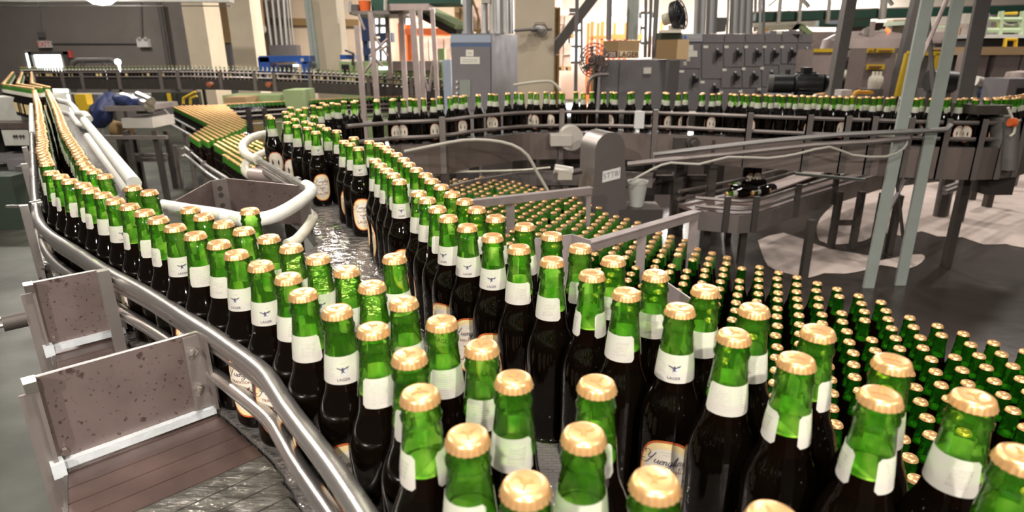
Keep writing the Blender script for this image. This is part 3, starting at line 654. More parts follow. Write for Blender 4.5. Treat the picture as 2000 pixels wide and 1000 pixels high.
# far straight part of the left lane
def belt_conveyor(name, label, path, half, z, loc=None, belt='plain_belt', side='frame_steel', rails=(), posts=(), legs=(), sideh=.12, post_h=.14, near=1, both=False, group=None, floor=None, postm='frame_steel', railr=.009):
    """path of cap positions -> belt, side plates, guide rails, bracket posts and legs"""
    pth = [Vector((p.x, p.y, z if z else p.z - .2315)) for p in path]; mid = pth[len(pth) // 2]; fl = FZ if floor is None else floor
    t = thing(name, label, 'conveyor', (mid.x, mid.y, fl), group); Lp, Rp = offset_path(pth, -half), offset_path(pth, half)
    mb = MB(); ribbon(mb, Lp, Rp, .02); part('belt', mb, belt, t)
    for s_ in ((near, -near) if both else (near,)):
        o1, o2 = offset_path(pth, s_ * (half + .002)), offset_path(pth, s_ * (half + .012)); mb = MB(); ribbon(mb, o1, o2, sideh); part('side_plate', mb, side, t)
        for rz_, mt in rails:
            mb = MB(); mb.tube([p + Vector((0, 0, rz_)) for p in offset_path(pth, s_ * (half - .012 + .004))], railr, 6); part('guide_rail', mb, mt, t)
    tot = walk(offset_path(pth, near * (half + .006)), .01)
    for f_, w_ in posts:
        p = tot[int(f_ * (len(tot) - 1))]; mb = MB(); mb.box(p.x - w_ / 2, p.x + w_ / 2, p.y - .016, p.y + .004, p.z - sideh, p.z + post_h)
        mb.box(p.x - w_ / 2, p.x - w_ / 2 + .006, p.y - .02, p.y + .004, p.z - sideh, p.z + post_h); part('bracket_post', mb, postm, t)
    for f_ in legs:
        for s_ in (-1, 1):
            q = walk(offset_path(pth, s_ * half * .9), .01); p = q[int(f_ * (len(q) - 1))]; mb = MB(); mb.box(p.x - .022, p.x + .022, p.y - .022, p.y + .022, fl, p.z - .02); part('leg', mb, 'dark_steel', t)
    return t
LA = smooth_path([P(x, y, CAPZ) for x, y in [(91, 317), (83, 290), (80, 260), (76, 225), (73, 200), (66, 175)]], .1)
LB = smooth_path([P(x, y, CAPZ) for x, y in [(161, 312), (145, 284), (130, 262), (120, 240), (110, 212), (100, 190), (92, 174)]], .1)
t = thing('straight_conveyor', 'long straight part of the left lane carrying two files of bottles', 'conveyor', (-2.2, 3.1, FZ))
WP = smooth_path([P(x, y, 1.41) for x, y in [(112, 196), (136, 202), (152, 222), (174, 232), (200, 280), (230, 318), (262, 358)]][::-1], .1)
mb = MB(); la = lift(offset_path(LA, -.05), BZ - .001); n = 24
def resample(p, n):
    tot = sum((b - a).length for a, b in zip(p, p[1:])); q = walk(p, tot / n * .9999); return (q + [p[-1]])[:n + 1]
A2, W2 = resample(la, n), resample(lift(WP, BZ - .001), n); ribbon(mb, A2, W2, .02); part('chain_belt', mb, 'wet_belt', t)
mb = MB(); ribbon(mb, [p + Vector((-.01, -.005, 0)) for p in A2], A2, .16); part('side_plate', mb, 'frame_steel', t)
mb = MB(); mid = [(a + b) / 2 + Vector((0, 0, .09)) for a, b in zip(resample(lift(LA, BZ), n), resample(lift(LB, BZ), n))]
mb.tube(mid, .006, 6); mb.tube([p - Vector((0, 0, .05)) for p in mid], .006, 6); part('divider_rail', mb, 'yellow_paint' if 0 else 'green_paint', t)
for k in (3, 10, 17, 23):
    for p in (A2[k], W2[k]): mb = MB(); mb.box(p.x - .025, p.x + .025, p.y - .025, p.y + .025, FZ, 1.27); part('leg', mb, 'dark_steel', t)

# guard rails of the left lane
t = thing('guard_rail', 'long round steel guard rail curving along the left side of the bottles', 'rail', (RAIL[0].x, RAIL[0].y, 1.40))
mb = MB(); mb.tube(RAIL, .0105, 14); part('upper_pipe', mb, 'rail_steel', t)
mb = MB(); mb.tube(lift(RAIL_IN, 1.394), .0065, 8); mb.tube(lift(RAIL_IN, 1.383), .0045, 8); part('rail_channel', mb, 'steel', t)
mb = MB(); mb.tube(lift(RAIL[10:], 1.348), .0095, 12); mb.tube(lift(RAIL_IN[10:], 1.335), .006, 8); part('lower_pipe', mb, 'rail_steel', t)
for k in (22, 36, 60, 78): 
    if k < len(RAIL):
        p = RAIL[k]; mb = MB(); mb.obox((p.x - .016, p.y - .012, 1.345), .016, .016, .17, .7); part('support_bracket', mb, 'steel', t)
q = P(70, 403, 1.41); mb = MB(); mb.tube([q + Vector((-.07, 0, 0)), q + Vector((.014, 0, 0))], .004, 6); mb.tube([q + Vector((-.004, -.012, 0)), q + Vector((.004, .012, 0))], .0135, 12); part('rail_clamp', mb, 'bolt', t)

# slatted side belt and its dividing plates at bottom left
O_ = [Vector((-.79, .955, 0)), Vector((-.529, .609, 0)), Vector((-.44, .48, 0)), Vector((-.36, .37, 0)), Vector((-.25, .24, 0))]
D = Vector((.126, .119, 0)).normalized(); rail2 = [Vector((p.x, p.y, 0)) for p in RAIL]
def hit(s):
    best = .30
    for a, b in zip(rail2, rail2[1:]):
        e = b - a; den = D.x * e.y - D.y * e.x
        if abs(den) < 1e-9: continue
        w_ = a - s; tt = (w_.x * e.y - w_.y * e.x) / den; u = (w_.x * D.y - w_.y * D.x) / den
        if 0 <= u <= 1 and tt > 0: best = min(best, tt)
    return best
t = thing('slat_conveyor', 'brown slatted side belt below the dividing plates at lower left', 'conveyor', (-.5, .7, FZ))
for mname, lo, hi in (('slats', 0, 19), ('wet_slats', 19, 70)):
    mb = MB()
    for s_ in walk(O_, .031)[lo:hi]:
        L_ = hit(s_); nrm = Vector((-D.y, D.x, 0)) * .0145; a, b = s_, s_ + D * (L_ - .004)
        mb.hexa(*[Vector((q.x, q.y, z)) for z in (1.272, 1.288) for q in (a - nrm, b - nrm, b + nrm, a + nrm)])
    if mname == 'slats': part('slats', mb, 'slat_brown', t)
    else: part('wet_slats', mb, 'slat_wet', t)
mb = MB(); o = [Vector((p.x, p.y, 1.289)) for p in O_]; ribbon(mb, offset_path(o, -.004), offset_path(o, -.012) if 0 else o, .17); part('side_plate', mb, 'dark_steel', t)
for k in (1, 3): mb = MB(); mb.box(O_[k].x - .0, O_[k].x + .04, O_[k].y, O_[k].y + .04, FZ, 1.2); part('leg', mb, 'dark_steel', t)
def divider(A, B, label, knob=False):
    A, B = Vector(A), Vector(B); d = (B - A).normalized(); n = Vector((d.y, -d.x, 0)); z0, z1 = 1.302, 1.41
    t = thing('divider_plate', label, 'plate', (A.x, A.y, 1.288))
    mb = MB(); a = .0018
    mb.hexa(*[Vector((q.x, q.y, z)) for z in (z0, z1) for q in (A - n * a, B - n * a, B + n * a, A + n * a)]); part('plate', mb, 'plate_steel', t)
    mb = MB(); mb.tube([A + Vector((0, 0, z1)), B + Vector((0, 0, z1))], .0018, 6); part('rolled_edge', mb, 'rail_steel', t)
    mb = MB(); mb.obox(A + Vector((0, 0, (z0 + z1) / 2)) + n * .006, .004, .016, z1 - z0 + .004, math.atan2(d.y, d.x)); mb.obox(A + n * .004 - d * .008 + Vector((0, 0, 1.26)), .016, .003, .27, math.atan2(d.y, d.x)); part('corner_angle', mb, 'frame_steel', t)
    mb = MB(); mb.obox(A + Vector((0, 0, z1 - .004)) + n * .007 - d * .004, .012, .020, .012, math.atan2(d.y, d.x)); part('corner_clip', mb, 'bolt', t)
    mb = MB(); mb.obox(B + Vector((0, 0, (z0 + z1) / 2)) + n * .009, .004, .020, z1 - z0, math.atan2(d.y, d.x)); mb.obox(B - d * .012 + n * .004 + Vector((0, 0, (z0 + z1) / 2)), .022, .004, z1 - z0 - .004, math.atan2(d.y, d.x)); part('rail_angle', mb, 'frame_steel', t)
    mid = (A + B) / 2
    mb = MB(); mb.obox(mid + n * .006 + Vector((0, 0, 1.297)), (B - A).length, .010, .010, math.atan2(d.y, d.x)); mb.obox(A + n * .010 + Vector((0, 0, 1.297)), .013, .018, .018, math.atan2(d.y, d.x)); part('wear_strip', mb, 'strip_white', t)
    for zz in (1.388, 1.335):
        mb = MB(); c = B - d * .014 + Vector((0, 0, zz)); mb.tube([c, c + n * .010], .0055, 6); mb.tube([c + n * .010, c + n * .024 - d * .008], .0032, 8); part('bolt', mb, 'bolt', t)
    mb = MB(); c = A + d * .010 + n * .003 + Vector((0, 0, 1.312)); mb.tube([c, c + n * .006], .004, 6); part('bolt', mb, 'bolt', t)
    if knob:
        c = A + Vector((-.006, 0, 1.353)) - d * .012; mb = MB(); mb.tube([c, c - d * .03], .013, 12); part('knob', mb, 'dark_steel', t)
        for k in (-.006, .006): mb = MB(); mb.tube([c - d * .03 + Vector((0, 0, k + .004)), c - d * .037 + Vector((0, 0, k + .004))], .0045, 8); part('bolt', mb, 'bolt', t)
divider((-.533, .606, 0), (-.405, .726, 0), 'larger spotted steel divider plate standing over the slatted belt, nearest us')
divider((-.757, .905, 0), (-.676, .978, 0), 'smaller spotted steel divider plate with a side knob, behind the larger one', True)

# white plastic guides and the steel nose between the lanes
def pipe_thing(name, label, pix, z, r, m, cat='pipe', step=.03, seg=12, group=None):
    mb = MB(); mb.tube(smooth_path([P(x, y, z) for x, y in pix], step), r, seg); return solo(name, mb, m, label, cat, group)
mb = MB(); mb.tube([P(x, y, 1.41) for x, y in [(112, 196), (136, 202), (144, 210), (152, 222), (166, 223), (174, 232)]], .019, 10); mb.tube([P(x, y, 1.41) for x, y in [(164, 235), (200, 280), (230, 318), (262, 358)]], .019, 12)
solo('plastic_guide', mb, 'white_pipe', 'upper white plastic guide pipe, jogged at its far end, right of the left lane', 'pipe')
mb = MB(); mb.tube([P(x, y, 1.345) for x, y in [(124, 220), (138, 224), (154, 244), (166, 247)]], .016, 10); mb.tube([P(x, y, 1.345) for x, y in [(170, 266), (192, 296), (210, 320), (228, 343), (250, 375)]], .017, 10)
solo('plastic_guide', mb, 'white_pipe', 'lower white plastic guide pipe running just under the upper one', 'pipe')
pipe_thing('nose_guide', 'fat white plastic guide bent around the steel nose between the lanes', [(318, 402), (370, 411), (430, 420), (480, 430), (525, 425), (560, 410), (596, 386), (608, 374), (606, 367), (597, 362)], 1.41, .0155, 'white_pipe')
pipe_thing('nose_guide', 'cream lower guide curling under the right side of the steel nose', [(596, 410), (609, 420), (611, 428), (596, 450), (578, 470), (560, 478)], 1.335, .013, 'hose')
pipe_thing('loop_guide', 'cream plastic loop guide at the bend, in front of the two far bottles', [(532, 258), (517, 262), (497, 267), (480, 277), (474, 287), (478, 299), (490, 308), (504, 313)], 1.41, .0165, 'hose')
pipe_thing('loop_guide', 'cream lower loop guide hanging under the upper loop at the bend', [(520, 297), (500, 306), (484, 315), (479, 326), (482, 338), (498, 348)], 1.33, .0165, 'hose')
t = thing('lane_rail', 'silver channel rail from the loop guide to the tip of the nose', 'rail', tuple(P(505, 312, 1.40)))
q = [P(x, y, 1.41) for x, y in [(503, 312), (550, 339), (596, 365), (608, 371)]]
mb = MB(); mb.tube(q, .010, 8); part('channel', mb, 'rail_steel', t); mb = MB(); mb.tube([p - Vector((.0, 0, .028)) for p in q[:3]], .012, 8); part('backing_bar', mb, 'frame_steel', t)
mb = MB(); c = P(540, 345, 1.37); mb.tube([c, c + Vector((-.10, .05, .0))], .022, 12); part('clamp_block', mb, 'machine_pink', t)
mb = MB(); c = P(575, 357, 1.385); mb.obox(c, .035, .03, .03, .6); mb.tube([c + Vector((-.02, -.02, 0)), c + Vector((-.07, .02, .0))], .006, 8); part('clamp_screw', mb, 'dark_steel', t)
t = thing('nose_plate', 'folded steel nose plate with slotted holes between the two lanes', 'plate', (-.84, 1.74, 1.292))
tip, f1, f2, e = [P(*q, 1.41) for q in ((336, 395), (412, 353), (443, 348), (582, 362))]
def sheet(mb, a, b, za0, za1, zb0, zb1, th=.004, m=0):
    d = (b - a); d.z = 0; n = Vector((d.y, -d.x, 0)).normalized() * th / 2
    V = lambda p, z, s: Vector((p.x, p.y, z)) + n * s
    mb.hexa(V(a, za0, 1), V(b, zb0, 1), V(b, zb0, -1), V(a, za0, -1), V(a, za1, 1), V(b, zb1, 1), V(b, zb1, -1), V(a, za1, -1), m=m)
mb = MB(); sheet(mb, tip, f1, 1.398, 1.41, 1.295, 1.41); part('left_wing', mb, 'plate_steel', t)
mb = MB(); sheet(mb, f1, f2, 1.295, 1.41, 1.295, 1.41)
for zz in (1.385, 1.365, 1.335, 1.315):
    c = f1.lerp(f2, .45); n = Vector((-(f2 - f1).y, (f2 - f1).x, 0)).normalized() * -1
    if n.y > 0: n = -n
    mb.tube([Vector((c.x, c.y, zz)) + n * .001, Vector((c.x, c.y, zz)) + n * .004], .007, 10, m=1)
part('slotted_fold', mb, ['frame_steel', 'dark_steel'], t)
mb = MB(); sheet(mb, f2, e, 1.295, 1.41, 1.295, 1.41); part('right_wing', mb, 'plate_steel', t)
mb = MB(); sheet(mb, e, e + Vector((.05, -.07, 0)), 1.30, 1.405, 1.30, 1.405); part('end_flange', mb, 'frame_steel', t)

# divider bars over the low table and guard plates of the right lane
def bar_thing(label, a, b, posts):
    a, b = Vector(a), Vector(b); t = thing('divider_bar', label, 'bar', (a.x, a.y, a.z - .03)); mb = MB(); mb.beam(a, b, .034, .005); mb.beam(a + Vector((0, -.016, -.013)), b + Vector((0, -.016, -.013)), .005, .03); part('angle_bar', mb, 'dull_bar', t)
    for f_, z0, w_ in posts:
        p = a.lerp(b, f_); mb = MB(); mb.box(p.x - w_ / 2, p.x + w_ / 2, p.y - .004, p.y + .004, z0, p.z); part('drop_plate', mb, 'dull_bar', t)
bar_thing('dull steel angle bar crossing the low table, the farther of two', P(832, 401, 1.19), P(1155, 366, 1.19), [(.48, .86, .035), (.985, .84, .02)])
bar_thing('dull steel angle bar crossing the low table, the nearer of two', P(1150, 473, 1.19), P(1362, 412, 1.19), [(.97, .84, .03), (.45, .86, .03)])
for pts, lb in (([(1040, 466), (1059, 464)], 'narrow grey guard plate behind the bottles, left of the bar end'), ([(1093, 461), (1117, 457), (1153, 469)], 'bent grey guard plate at the near end of the nearer bar'), ([(1300, 549), (1352, 585)], 'grey guard plate showing between bottle necks in the right lane')):
    q = [P(x, y, 1.425) for x, y in pts]; mb = MB()
    for a, b in zip(q, q[1:]): sheet(mb, a, b, FZ, 1.425, FZ, 1.425, .003)
    solo('guard_plate', mb, 'dull_bar', lb, 'plate')

# ------------------------------------------------------------ the railed belt across the middle and its feed
rl = [(.12, 'frame_steel'), (.04, 'frame_steel')]
ROWC = smooth_path([P(x, y, CAPZ) for x, y in [(690, 268), (667, 257), (630, 240), (590, 222), (572, 213), (590, 206)][::-1]], .05)
backlane = smooth_path([Vector(((a[0]), (a[1]), 0)) for a in []] or [P(x, y, CAPZ) for x, y in [(570, 214), (590, 228), (625, 246), (672, 266), (718, 283)]], .06)
belt_conveyor('bend_conveyor', 'wet bend of the belt under the clustered bottles beyond the right lane', backlane, .12, BZ - .004, belt='wet_belt', rails=[(.12, 'rail_steel')], near=-1, legs=(.5,))
bend2 = smooth_path([P(x, y, CAPZ) for x, y in [(520, 227), (548, 222), (575, 215), (615, 206), (655, 200)]], .06)
belt_conveyor('feed_conveyor', 'short feed belt joining the railed belt to the bend', bend2, .10, BZ - .002, belt='wet_belt', near=1, rails=[], legs=(.5,))
t = belt_conveyor('railed_conveyor', 'long steel conveyor with double guide rails crossing the hall behind the motor guard', ROW, .095, BZ - .001, belt='wet_belt', side='row_side', rails=rl, sideh=.16, both=False,
                  posts=[(f_, .03) for f_ in (.115, .30, .42, .535, .60, .64, .665, .70, .735, .77, .80, .83, .87, .91, .95)], legs=(.12, .30, .50), railr=.011)
backr = offset_path(ROW, -.085); mb = MB(); mb.tube([p + Vector((0, 0, .11 - .2315)) for p in backr], .009, 6); part('far_rail', mb, 'frame_steel', t)
# return frame under it
rp = [q for q in offset_path(ROW, .10) if q.x < .9]; mb = MB(); o = [Vector((p.x, p.y, 1.06)) for p in rp]; ribbon(mb, o, offset_path(o, .012), .09); part('return_frame', mb, 'frame_steel', t)
mb = MB(); o = [Vector((p.x, p.y, .99)) for p in rp]; ribbon(mb, offset_path(o, -.18), o, .03); part('return_belt', mb, 'dark_steel', t)
mb = MB(); c = P(1352, 278, 1.2); c = at(1349, 277, 3.5); mb.tube([c, c + Vector((0, -.06, 0))], .035, 14); mb.tube([c + Vector((0, -.06, 0)), c + Vector((0, -.10, 0))], .020, 12); mb.obox(c + Vector((-.05, 0, -.01)), .09, .05, .07); part('shaft_bearing', mb, 'dark_steel', t)
mb = MB(); a = at(1240, 217, 3.66); b = at(1256, 250, 3.66); mb.box(a.x, b.x, 3.64, 3.66, b.z, a.z); part('junction_plate', mb, 'sign_white', t)
mb = MB(); c = at(1110, 275, 3.55); mb.box(c.x - .10, c.x + .02, c.y, c.y + .12, c.z - .03, c.z + .03); mb.lathe([(.07, -.06), (.07, .06)], 20, (c.x + .02, c.y + .08, c.z + .01), axis='Y'); part('drive_bracket', mb, 'pale_metal', t)
# motor guard
t = thing('motor_guard', 'rounded grey steel motor guard with a white tag, beside the low table', 'guard', tuple(at(1195, 420, 3.0)))
G0 = at(1192, 292, 3.0); ca = math.radians(20); rx = Vector((math.cos(ca), math.sin(ca), 0)); dy = Vector((-math.sin(ca), math.cos(ca), 0))
R0, dep = .082, .16; prof = [(-.105, -.62), (-R0, -.1)] + [(-R0 * math.cos(k * math.pi / 12), R0 * math.sin(k * math.pi / 12)) for k in range(13)] + [(R0, -.02), (.135, -.62)]
mb = MB(); n = len(prof); V = [G0 + rx * x + Vector((0, 0, z)) + dy * s_ for s_ in (0, dep) for x, z in prof]; mb.add(V, [tuple(range(n)), tuple(range(n, 2 * n))[::-1]] + [(i + n, (i + 1) % n + n, (i + 1) % n, i) for i in range(n)]); part('housing', mb, 'guard_steel', t)
mb = MB(); c = G0 + rx * .012 + Vector((0, 0, -.125)) - dy * .002; up_ = Vector((0, 0, 1)) + rx * 0; r2 = (rx + Vector((0, 0, .16))).normalized(); mb.add([c - r2 * .05 - up_ * .028, c + r2 * .05 - up_ * .028, c + r2 * .05 + up_ * .028, c - r2 * .05 + up_ * .028], [(0, 1, 2, 3)]); o = part('tag', mb, 'sign_white', t)
mb = MB(); put_text(mb, '5TT8/', .038, c - dy * .001, r2, (0, 0, 1)); part('tag_lettering', mb, 'ink_soft2', t)

t = thing('cable_connector', 'pale metal cable connector sticking out left of the motor guard', 'connector', tuple(at(1100, 350, 3.05)))
a, b = at(1083, 330, 3.05), at(1118, 336, 3.05); mb = MB(); mb.tube([a, b], .026, 12); part('barrel', mb, 'pale_metal', t); mb = MB(); mb.obox(at(1103, 340, 3.05), .07, .05, .05, 0); part('box', mb, 'pale_metal', t)
mb = MB(); mb.tube([b, at(1136, 333, 3.05)], .016, 10); part('gland', mb, 'dark_steel', t)
def pix_tube(name, label, pts, r, m, cat='pipe', group=None, seg=8, sm=True):
    q = [at(*p) for p in pts]; mb = MB(); mb.tube(smooth_path(q, .08) if sm else q, r, seg); return solo(name, mb, m, label, cat, group)
pix_tube('hanging_cable', 'thick grey cable arching over the belt frame and down left of the guard', [(790, 296, 3.1), (850, 284, 3.1), (905, 274, 3.1), (955, 274, 3.1), (1000, 283, 3.1), (1030, 303, 3.1), (1048, 335, 3.1), (1070, 372, 3.1)], .008, 'cable', 'cable')
pix_tube('loose_cable', 'thin tan cable lying along the belt frame behind the low table', [(830, 348, 3.3), (880, 337, 3.4), (960, 334, 3.5), (1020, 332, 3.5), (1075, 327, 3.5)], .006, 'hose', 'cable')
pix_tube('air_pipe', 'upper long grey pipe running right across the stands', [(1280, 332, 3.15), (1277, 302, 3.15), (1350, 293, 3.12), (1500, 276, 3.08), (1640, 263, 3.05), (1800, 256, 3.0), (1848, 253, 3.0), (1858, 243, 3.0)], .013, 'conduit_dark', sm=False)
pix_tube('air_pipe', 'lower long grey pipe running right, below the upper pipe', [(1225, 321, 3.1), (1320, 311, 3.1), (1430, 300, 3.08), (1590, 283, 3.05), (1700, 277, 3.0), (1775, 270, 3.0)], .014, 'frame_steel', sm=False)
pix_tube('loose_cable', 'thin cable sagging between the two long pipes and the table', [(1235, 352, 3.0), (1275, 330, 3.0), (1310, 318, 3.0), (1365, 321, 3.0), (1422, 307, 3.0), (1500, 309, 3.0), (1560, 300, 3.0), (1620, 287, 3.0), (1665, 303, 3.0), (1730, 306, 3.0), (1765, 290, 3.0), (1772, 275, 3.0)], .006, 'cable', 'cable')
c = at(1243, 402, 3.1); mb = MB(); mb.lathe([(.035, 0), (.05, .12), (.054, .12), (.054, .132), (.046, .13), (.034, .01), (0, .008)], 20, tuple(c)); solo('bucket', mb, 'bucket', 'grey plastic bucket just right of the motor guard', 'bucket')
mb = MB(); mb.box(c.x - .1, c.x + .12, c.y - .08, c.y + .1, FZ, c.z - .001); solo('stand', mb, 'dark_steel', 'dark stand under the grey bucket', 'stand')

# low table
t = thing('low_conveyor', 'low wide belt packed with unlabelled bottles on the right', 'conveyor', (.6, 2.0, FZ))
tb2 = [(x + .03, y + .02) for x, y in RE] + [(x - .02, y) for x, y in LE]
part('belt', clean_poly('', tb2, LZ - .03, LZ - .001, ''), 'plain_belt', t)
mb = MB(); o = [Vector((x + .035, y + .025, LZ + .01)) for x, y in RE]; ribbon(mb, o, offset_path(o, -.012), .12); part('side_plate', mb, 'dark_steel', t)
for x, y in ((.0, 3.4), (.55, 2.5), (.95, 1.75), (1.35, 1.1), (.1, 2.2), (.6, 1.2)): mb = MB(); mb.box(x - .02, x + .02, y - .02, y + .02, FZ, LZ - .03); part('leg', mb, 'dark_steel', t)

# rinse table at right with the pile of bottles
RZ = 1.0
fr = smooth_path([P(x, y, RZ) for x, y in [(1359, 386), (1419, 391), (1475, 391), (1557, 367), (1631, 346), (1725, 321)]], .08)
bk = smooth_path([P(x, y, RZ) for x, y in [(1326, 374), (1440, 352), (1530, 330), (1620, 306), (1700, 289), (1745, 279)]], .08)
t = thing('reject_table', 'low railed steel table running back right, bottles piled on it', 'table', (fr[4].x, fr[4].y, FZ))
n = 20; A_, B_ = resample(fr, n), resample(bk, n); dz = Vector((0, 0, -.07))
mb = MB(); ribbon(mb, [p + dz for p in B_], [p + dz for p in A_], .02); part('table_top', mb, 'table_brown', t)
for nm, pth in (('front', fr), ('back', bk)):
    for dzz in (0, -.045): mb = MB(); mb.tube([p + Vector((0, 0, dzz)) for p in pth], .010, 8); part('guide_rail', mb, 'frame_steel', t)
    mb = MB(); q = [p + Vector((0, 0, -.075)) for p in pth]; ribbon(mb, q, offset_path(q, .012), .10); part('side_plate', mb, 'frame_steel' if nm == 'front' else 'dark_steel', t)
for (bx, by) in ((1371, 500), (1420, 470), (1445, 515), (1566, 559), (1622, 485), (1664, 485), (1705, 489), (1735, 495)):
    q = P(bx, by, FZ); zt = RZ - .08
    mb = MB(); mb.box(q.x - .018, q.x + .018, q.y - .018, q.y + .018, FZ, zt); part('leg', mb, 'dark_steel', t)
for k, (px, py) in enumerate(((1419, 391), (1475, 391), (1557, 367), (1631, 346))):
    q = P(px, py, RZ); mb = MB(); mb.box(q.x - .015, q.x + .015, q.y - .03, q.y - .01, RZ - .17, RZ + .025); part('bracket_post', mb, 'dark_steel', t)
mb = MB(); q1, q2 = P(1622, 440, .75), P(1664, 432, .75); a = P(1622, 485, FZ); b = P(1664, 485, FZ); mb.beam((a.x, a.y, .72), (b.x, b.y, .72), .03, .03); part('stretcher', mb, 'dark_steel', t)
q = [P(x, y, .96) for x, y in [(1480, 365), (1560, 338), (1640, 312), (1735, 286)]]; q2 = [P(x, y, .96) for x, y in [(1505, 374), (1590, 344), (1660, 320), (1738, 294)]]
mb = MB(); ribbon(mb, q, q2, .01); part('pink_tray', mb, 'machine_pink', t)
for a, b, k in (((1553, 319), (1663, 333), 'upper'), ((1553, 339), (1690, 352), 'lower')):
    mb = MB(); mb.tube([P(*a, 1.05), P(*b, 1.05)], .010, 8); solo('cross_bar', mb, 'pole_green', '%s pale green bar lying across the railed table' % k, 'bar')
# the pile of bottles on it
tz = RZ - .07
def pile(px, py, dx, ang, tilt_, lb, z=0.):
    p = P(px, py, tz); rot = (0, 0, ang) if tilt_ == 0 else Matrix.Rotation(ang, 3, 'Z').to_4x4() @ Matrix.Rotation(math.pi / 2, 4, 'X')
    r = (0, 0, ang) if tilt_ == 0 else rot.to_euler()
    bottle('beer_bottle', (p.x, p.y), KIT1, ang, lb, None, z=tz + (z if tilt_ == 0 else .031 + z), rot=r)
pile(1457, 368, 0, .3, 0, 'left standing bottle in the pile on the railed table'); pile(1475, 367, 0, -.2, 0, 'right standing bottle in the pile on the railed table')
pile(1425, 379, 0, 1.35, 1, 'bottle lying at the left end of the pile on the railed table'); pile(1478, 383, 0, -1.2, 1, 'bottle lying in front of the two standing ones in the pile'); pile(1508, 377, 0, -.9, 1, 'bottle lying at the right end of the pile on the railed table')
pile(1492, 368, 0, -1.5, 1, 'bottle lying behind the right standing one in the pile', .0)

# tall poles on the wet floor
def pole(label, bx, by, tx, ty, w_, m, brace=None):
    q = P(bx, by, FZ); top = at(tx, ty, q.y); mb = MB(); mb.beam(q, (top.x, top.y, top.z + .6), w_, w_ * .25); mb.beam(q + Vector((w_ / 2, w_ / 2, 0)), (top.x + w_ / 2, top.y + w_ / 2, top.z + .6), w_ * .25, w_)
    return solo('steel_pole', mb, m, label, 'pole')
pole('left of the two tall pale green angle posts standing on the wet floor', 1695, 562, 1815, 0, .055, 'pole_green')
pole('right of the two tall pale green angle posts standing on the wet floor', 1757, 557, 1870, 0, .055, 'pole_green')
pole('broad dark grey post right of the pale green pair', 1836, 424, 1915, 0, .10, 'pole_grey')
pix_tube('brace_rod', 'pinkish brace rod slanting between the pale posts, upper', [(1849, 0, 3.2), (1783, 152, 3.2)], .010, 'machine_pink', 'rod', sm=False)
pix_tube('brace_rod', 'dark brace rod crossing the pinkish one, upper', [(1810, 0, 3.25), (1822, 160, 3.25), (1830, 240, 3.25)], .011, 'pole_grey', 'rod', sm=False)
pix_tube('brace_rod', 'brace rod slanting down left between the pale posts, lower', [(1800, 290, 3.2), (1728, 425, 3.2)], .010, 'dull_bar', 'rod', sm=False)
pix_tube('brace_rod', 'brace rod slanting down right between the pale posts, lower', [(1748, 320, 3.2), (1764, 465, 3.2)], .009, 'dark_steel', 'rod', sm=False)
# foam and rag-like patches on the floor
def foam(name, label, pts, h):
    bm = bmesh.new(); q_ = [P(x, y, FZ) for x, y in pts]; vs = [bm.verts.new(p) for p in smooth_path(q_ + [q_[0]], .12)[:-1]]; f = bm.faces.new(vs); bm.normal_update()
    if f.normal.z < 0: f.normal_flip()
    bmesh.ops.triangulate(bm, faces=bm.faces[:]); 
    for _ in range(3): bmesh.ops.subdivide_edges(bm, edges=[e for e in bm.edges if e.calc_length() > .12], cuts=1, use_grid_fill=False); bmesh.ops.triangulate(bm, faces=[f for f in bm.faces if len(f.verts) > 3])
    for v in bm.verts:
        v.co.z = FZ + .002 if v.is_boundary else FZ + h * (.5 + .5 * math.sin(v.co.x * 7 + 2 * math.sin(v.co.y * 5)) * math.cos(v.co.y * 6))
    mb = MB(); bm.verts.index_update(); mb.add([v.co[:] for v in bm.verts], [tuple(v.index for v in f.verts) for f in bm.faces]); bm.free()
    return solo(name, mb, 'floor_foam', label, 'foam', kind='stuff', sharp=80)
foam('floor_foam', 'large pinkish sheet of foam spread over the wet floor at right', [(1640, 388), (1700, 374), (1790, 360), (1900, 350), (2080, 340), (2120, 480), (2000, 484), (1965, 477), (1920, 478), (1880, 464), (1830, 462), (1800, 452), (1760, 461), (1720, 455), (1690, 470), (1640, 478), (1600, 470), (1600, 430)], .02)
foam('floor_foam', 'long tongue of foam reaching toward the pale posts', [(1480, 470), (1530, 455), (1600, 480), (1640, 490), (1700, 500), (1713, 510), (1765, 500), (1800, 497), (1806, 505), (1790, 520), (1760, 525), (1720, 518), (1690, 528), (1650, 535), (1610, 534), (1580, 543), (1540, 535), (1500, 520)], .015)
# far stands at right
for bx, by, tz_, k in ((1835, 424, 1.0, 0), (1870, 433, .92, 1), (1895, 392, .92, 2), (1926, 407, .92, 3), (1955, 375, .92, 4)):
    q = P(bx, by, FZ); mb = MB(); mb.box(q.x - .025, q.x + .025, q.y - .025, q.y + .025, FZ, tz_)
    solo('support_post', mb, 'dark_steel', ['leg of the far right stand nearest the broad dark post', 'second leg of the far right stand from the dark post', 'short back leg of the far right stand', 'third leg of the far right stand from the dark post', 'rightmost leg of the far right stand, on the foam'][k], 'leg')
for dy_ in (0, 1):
    mb = MB(); mb.tube([P(1845, 376 - dy_ * 8, .92), P(1935, 343 - dy_ * 7, .92), P(2010, 318 - dy_ * 6, .92)], .016, 8); solo('stand_rail', mb, 'frame_steel', '%s rail along the far right stand' % ('lower front' if dy_ == 0 else 'upper back'), 'rail')
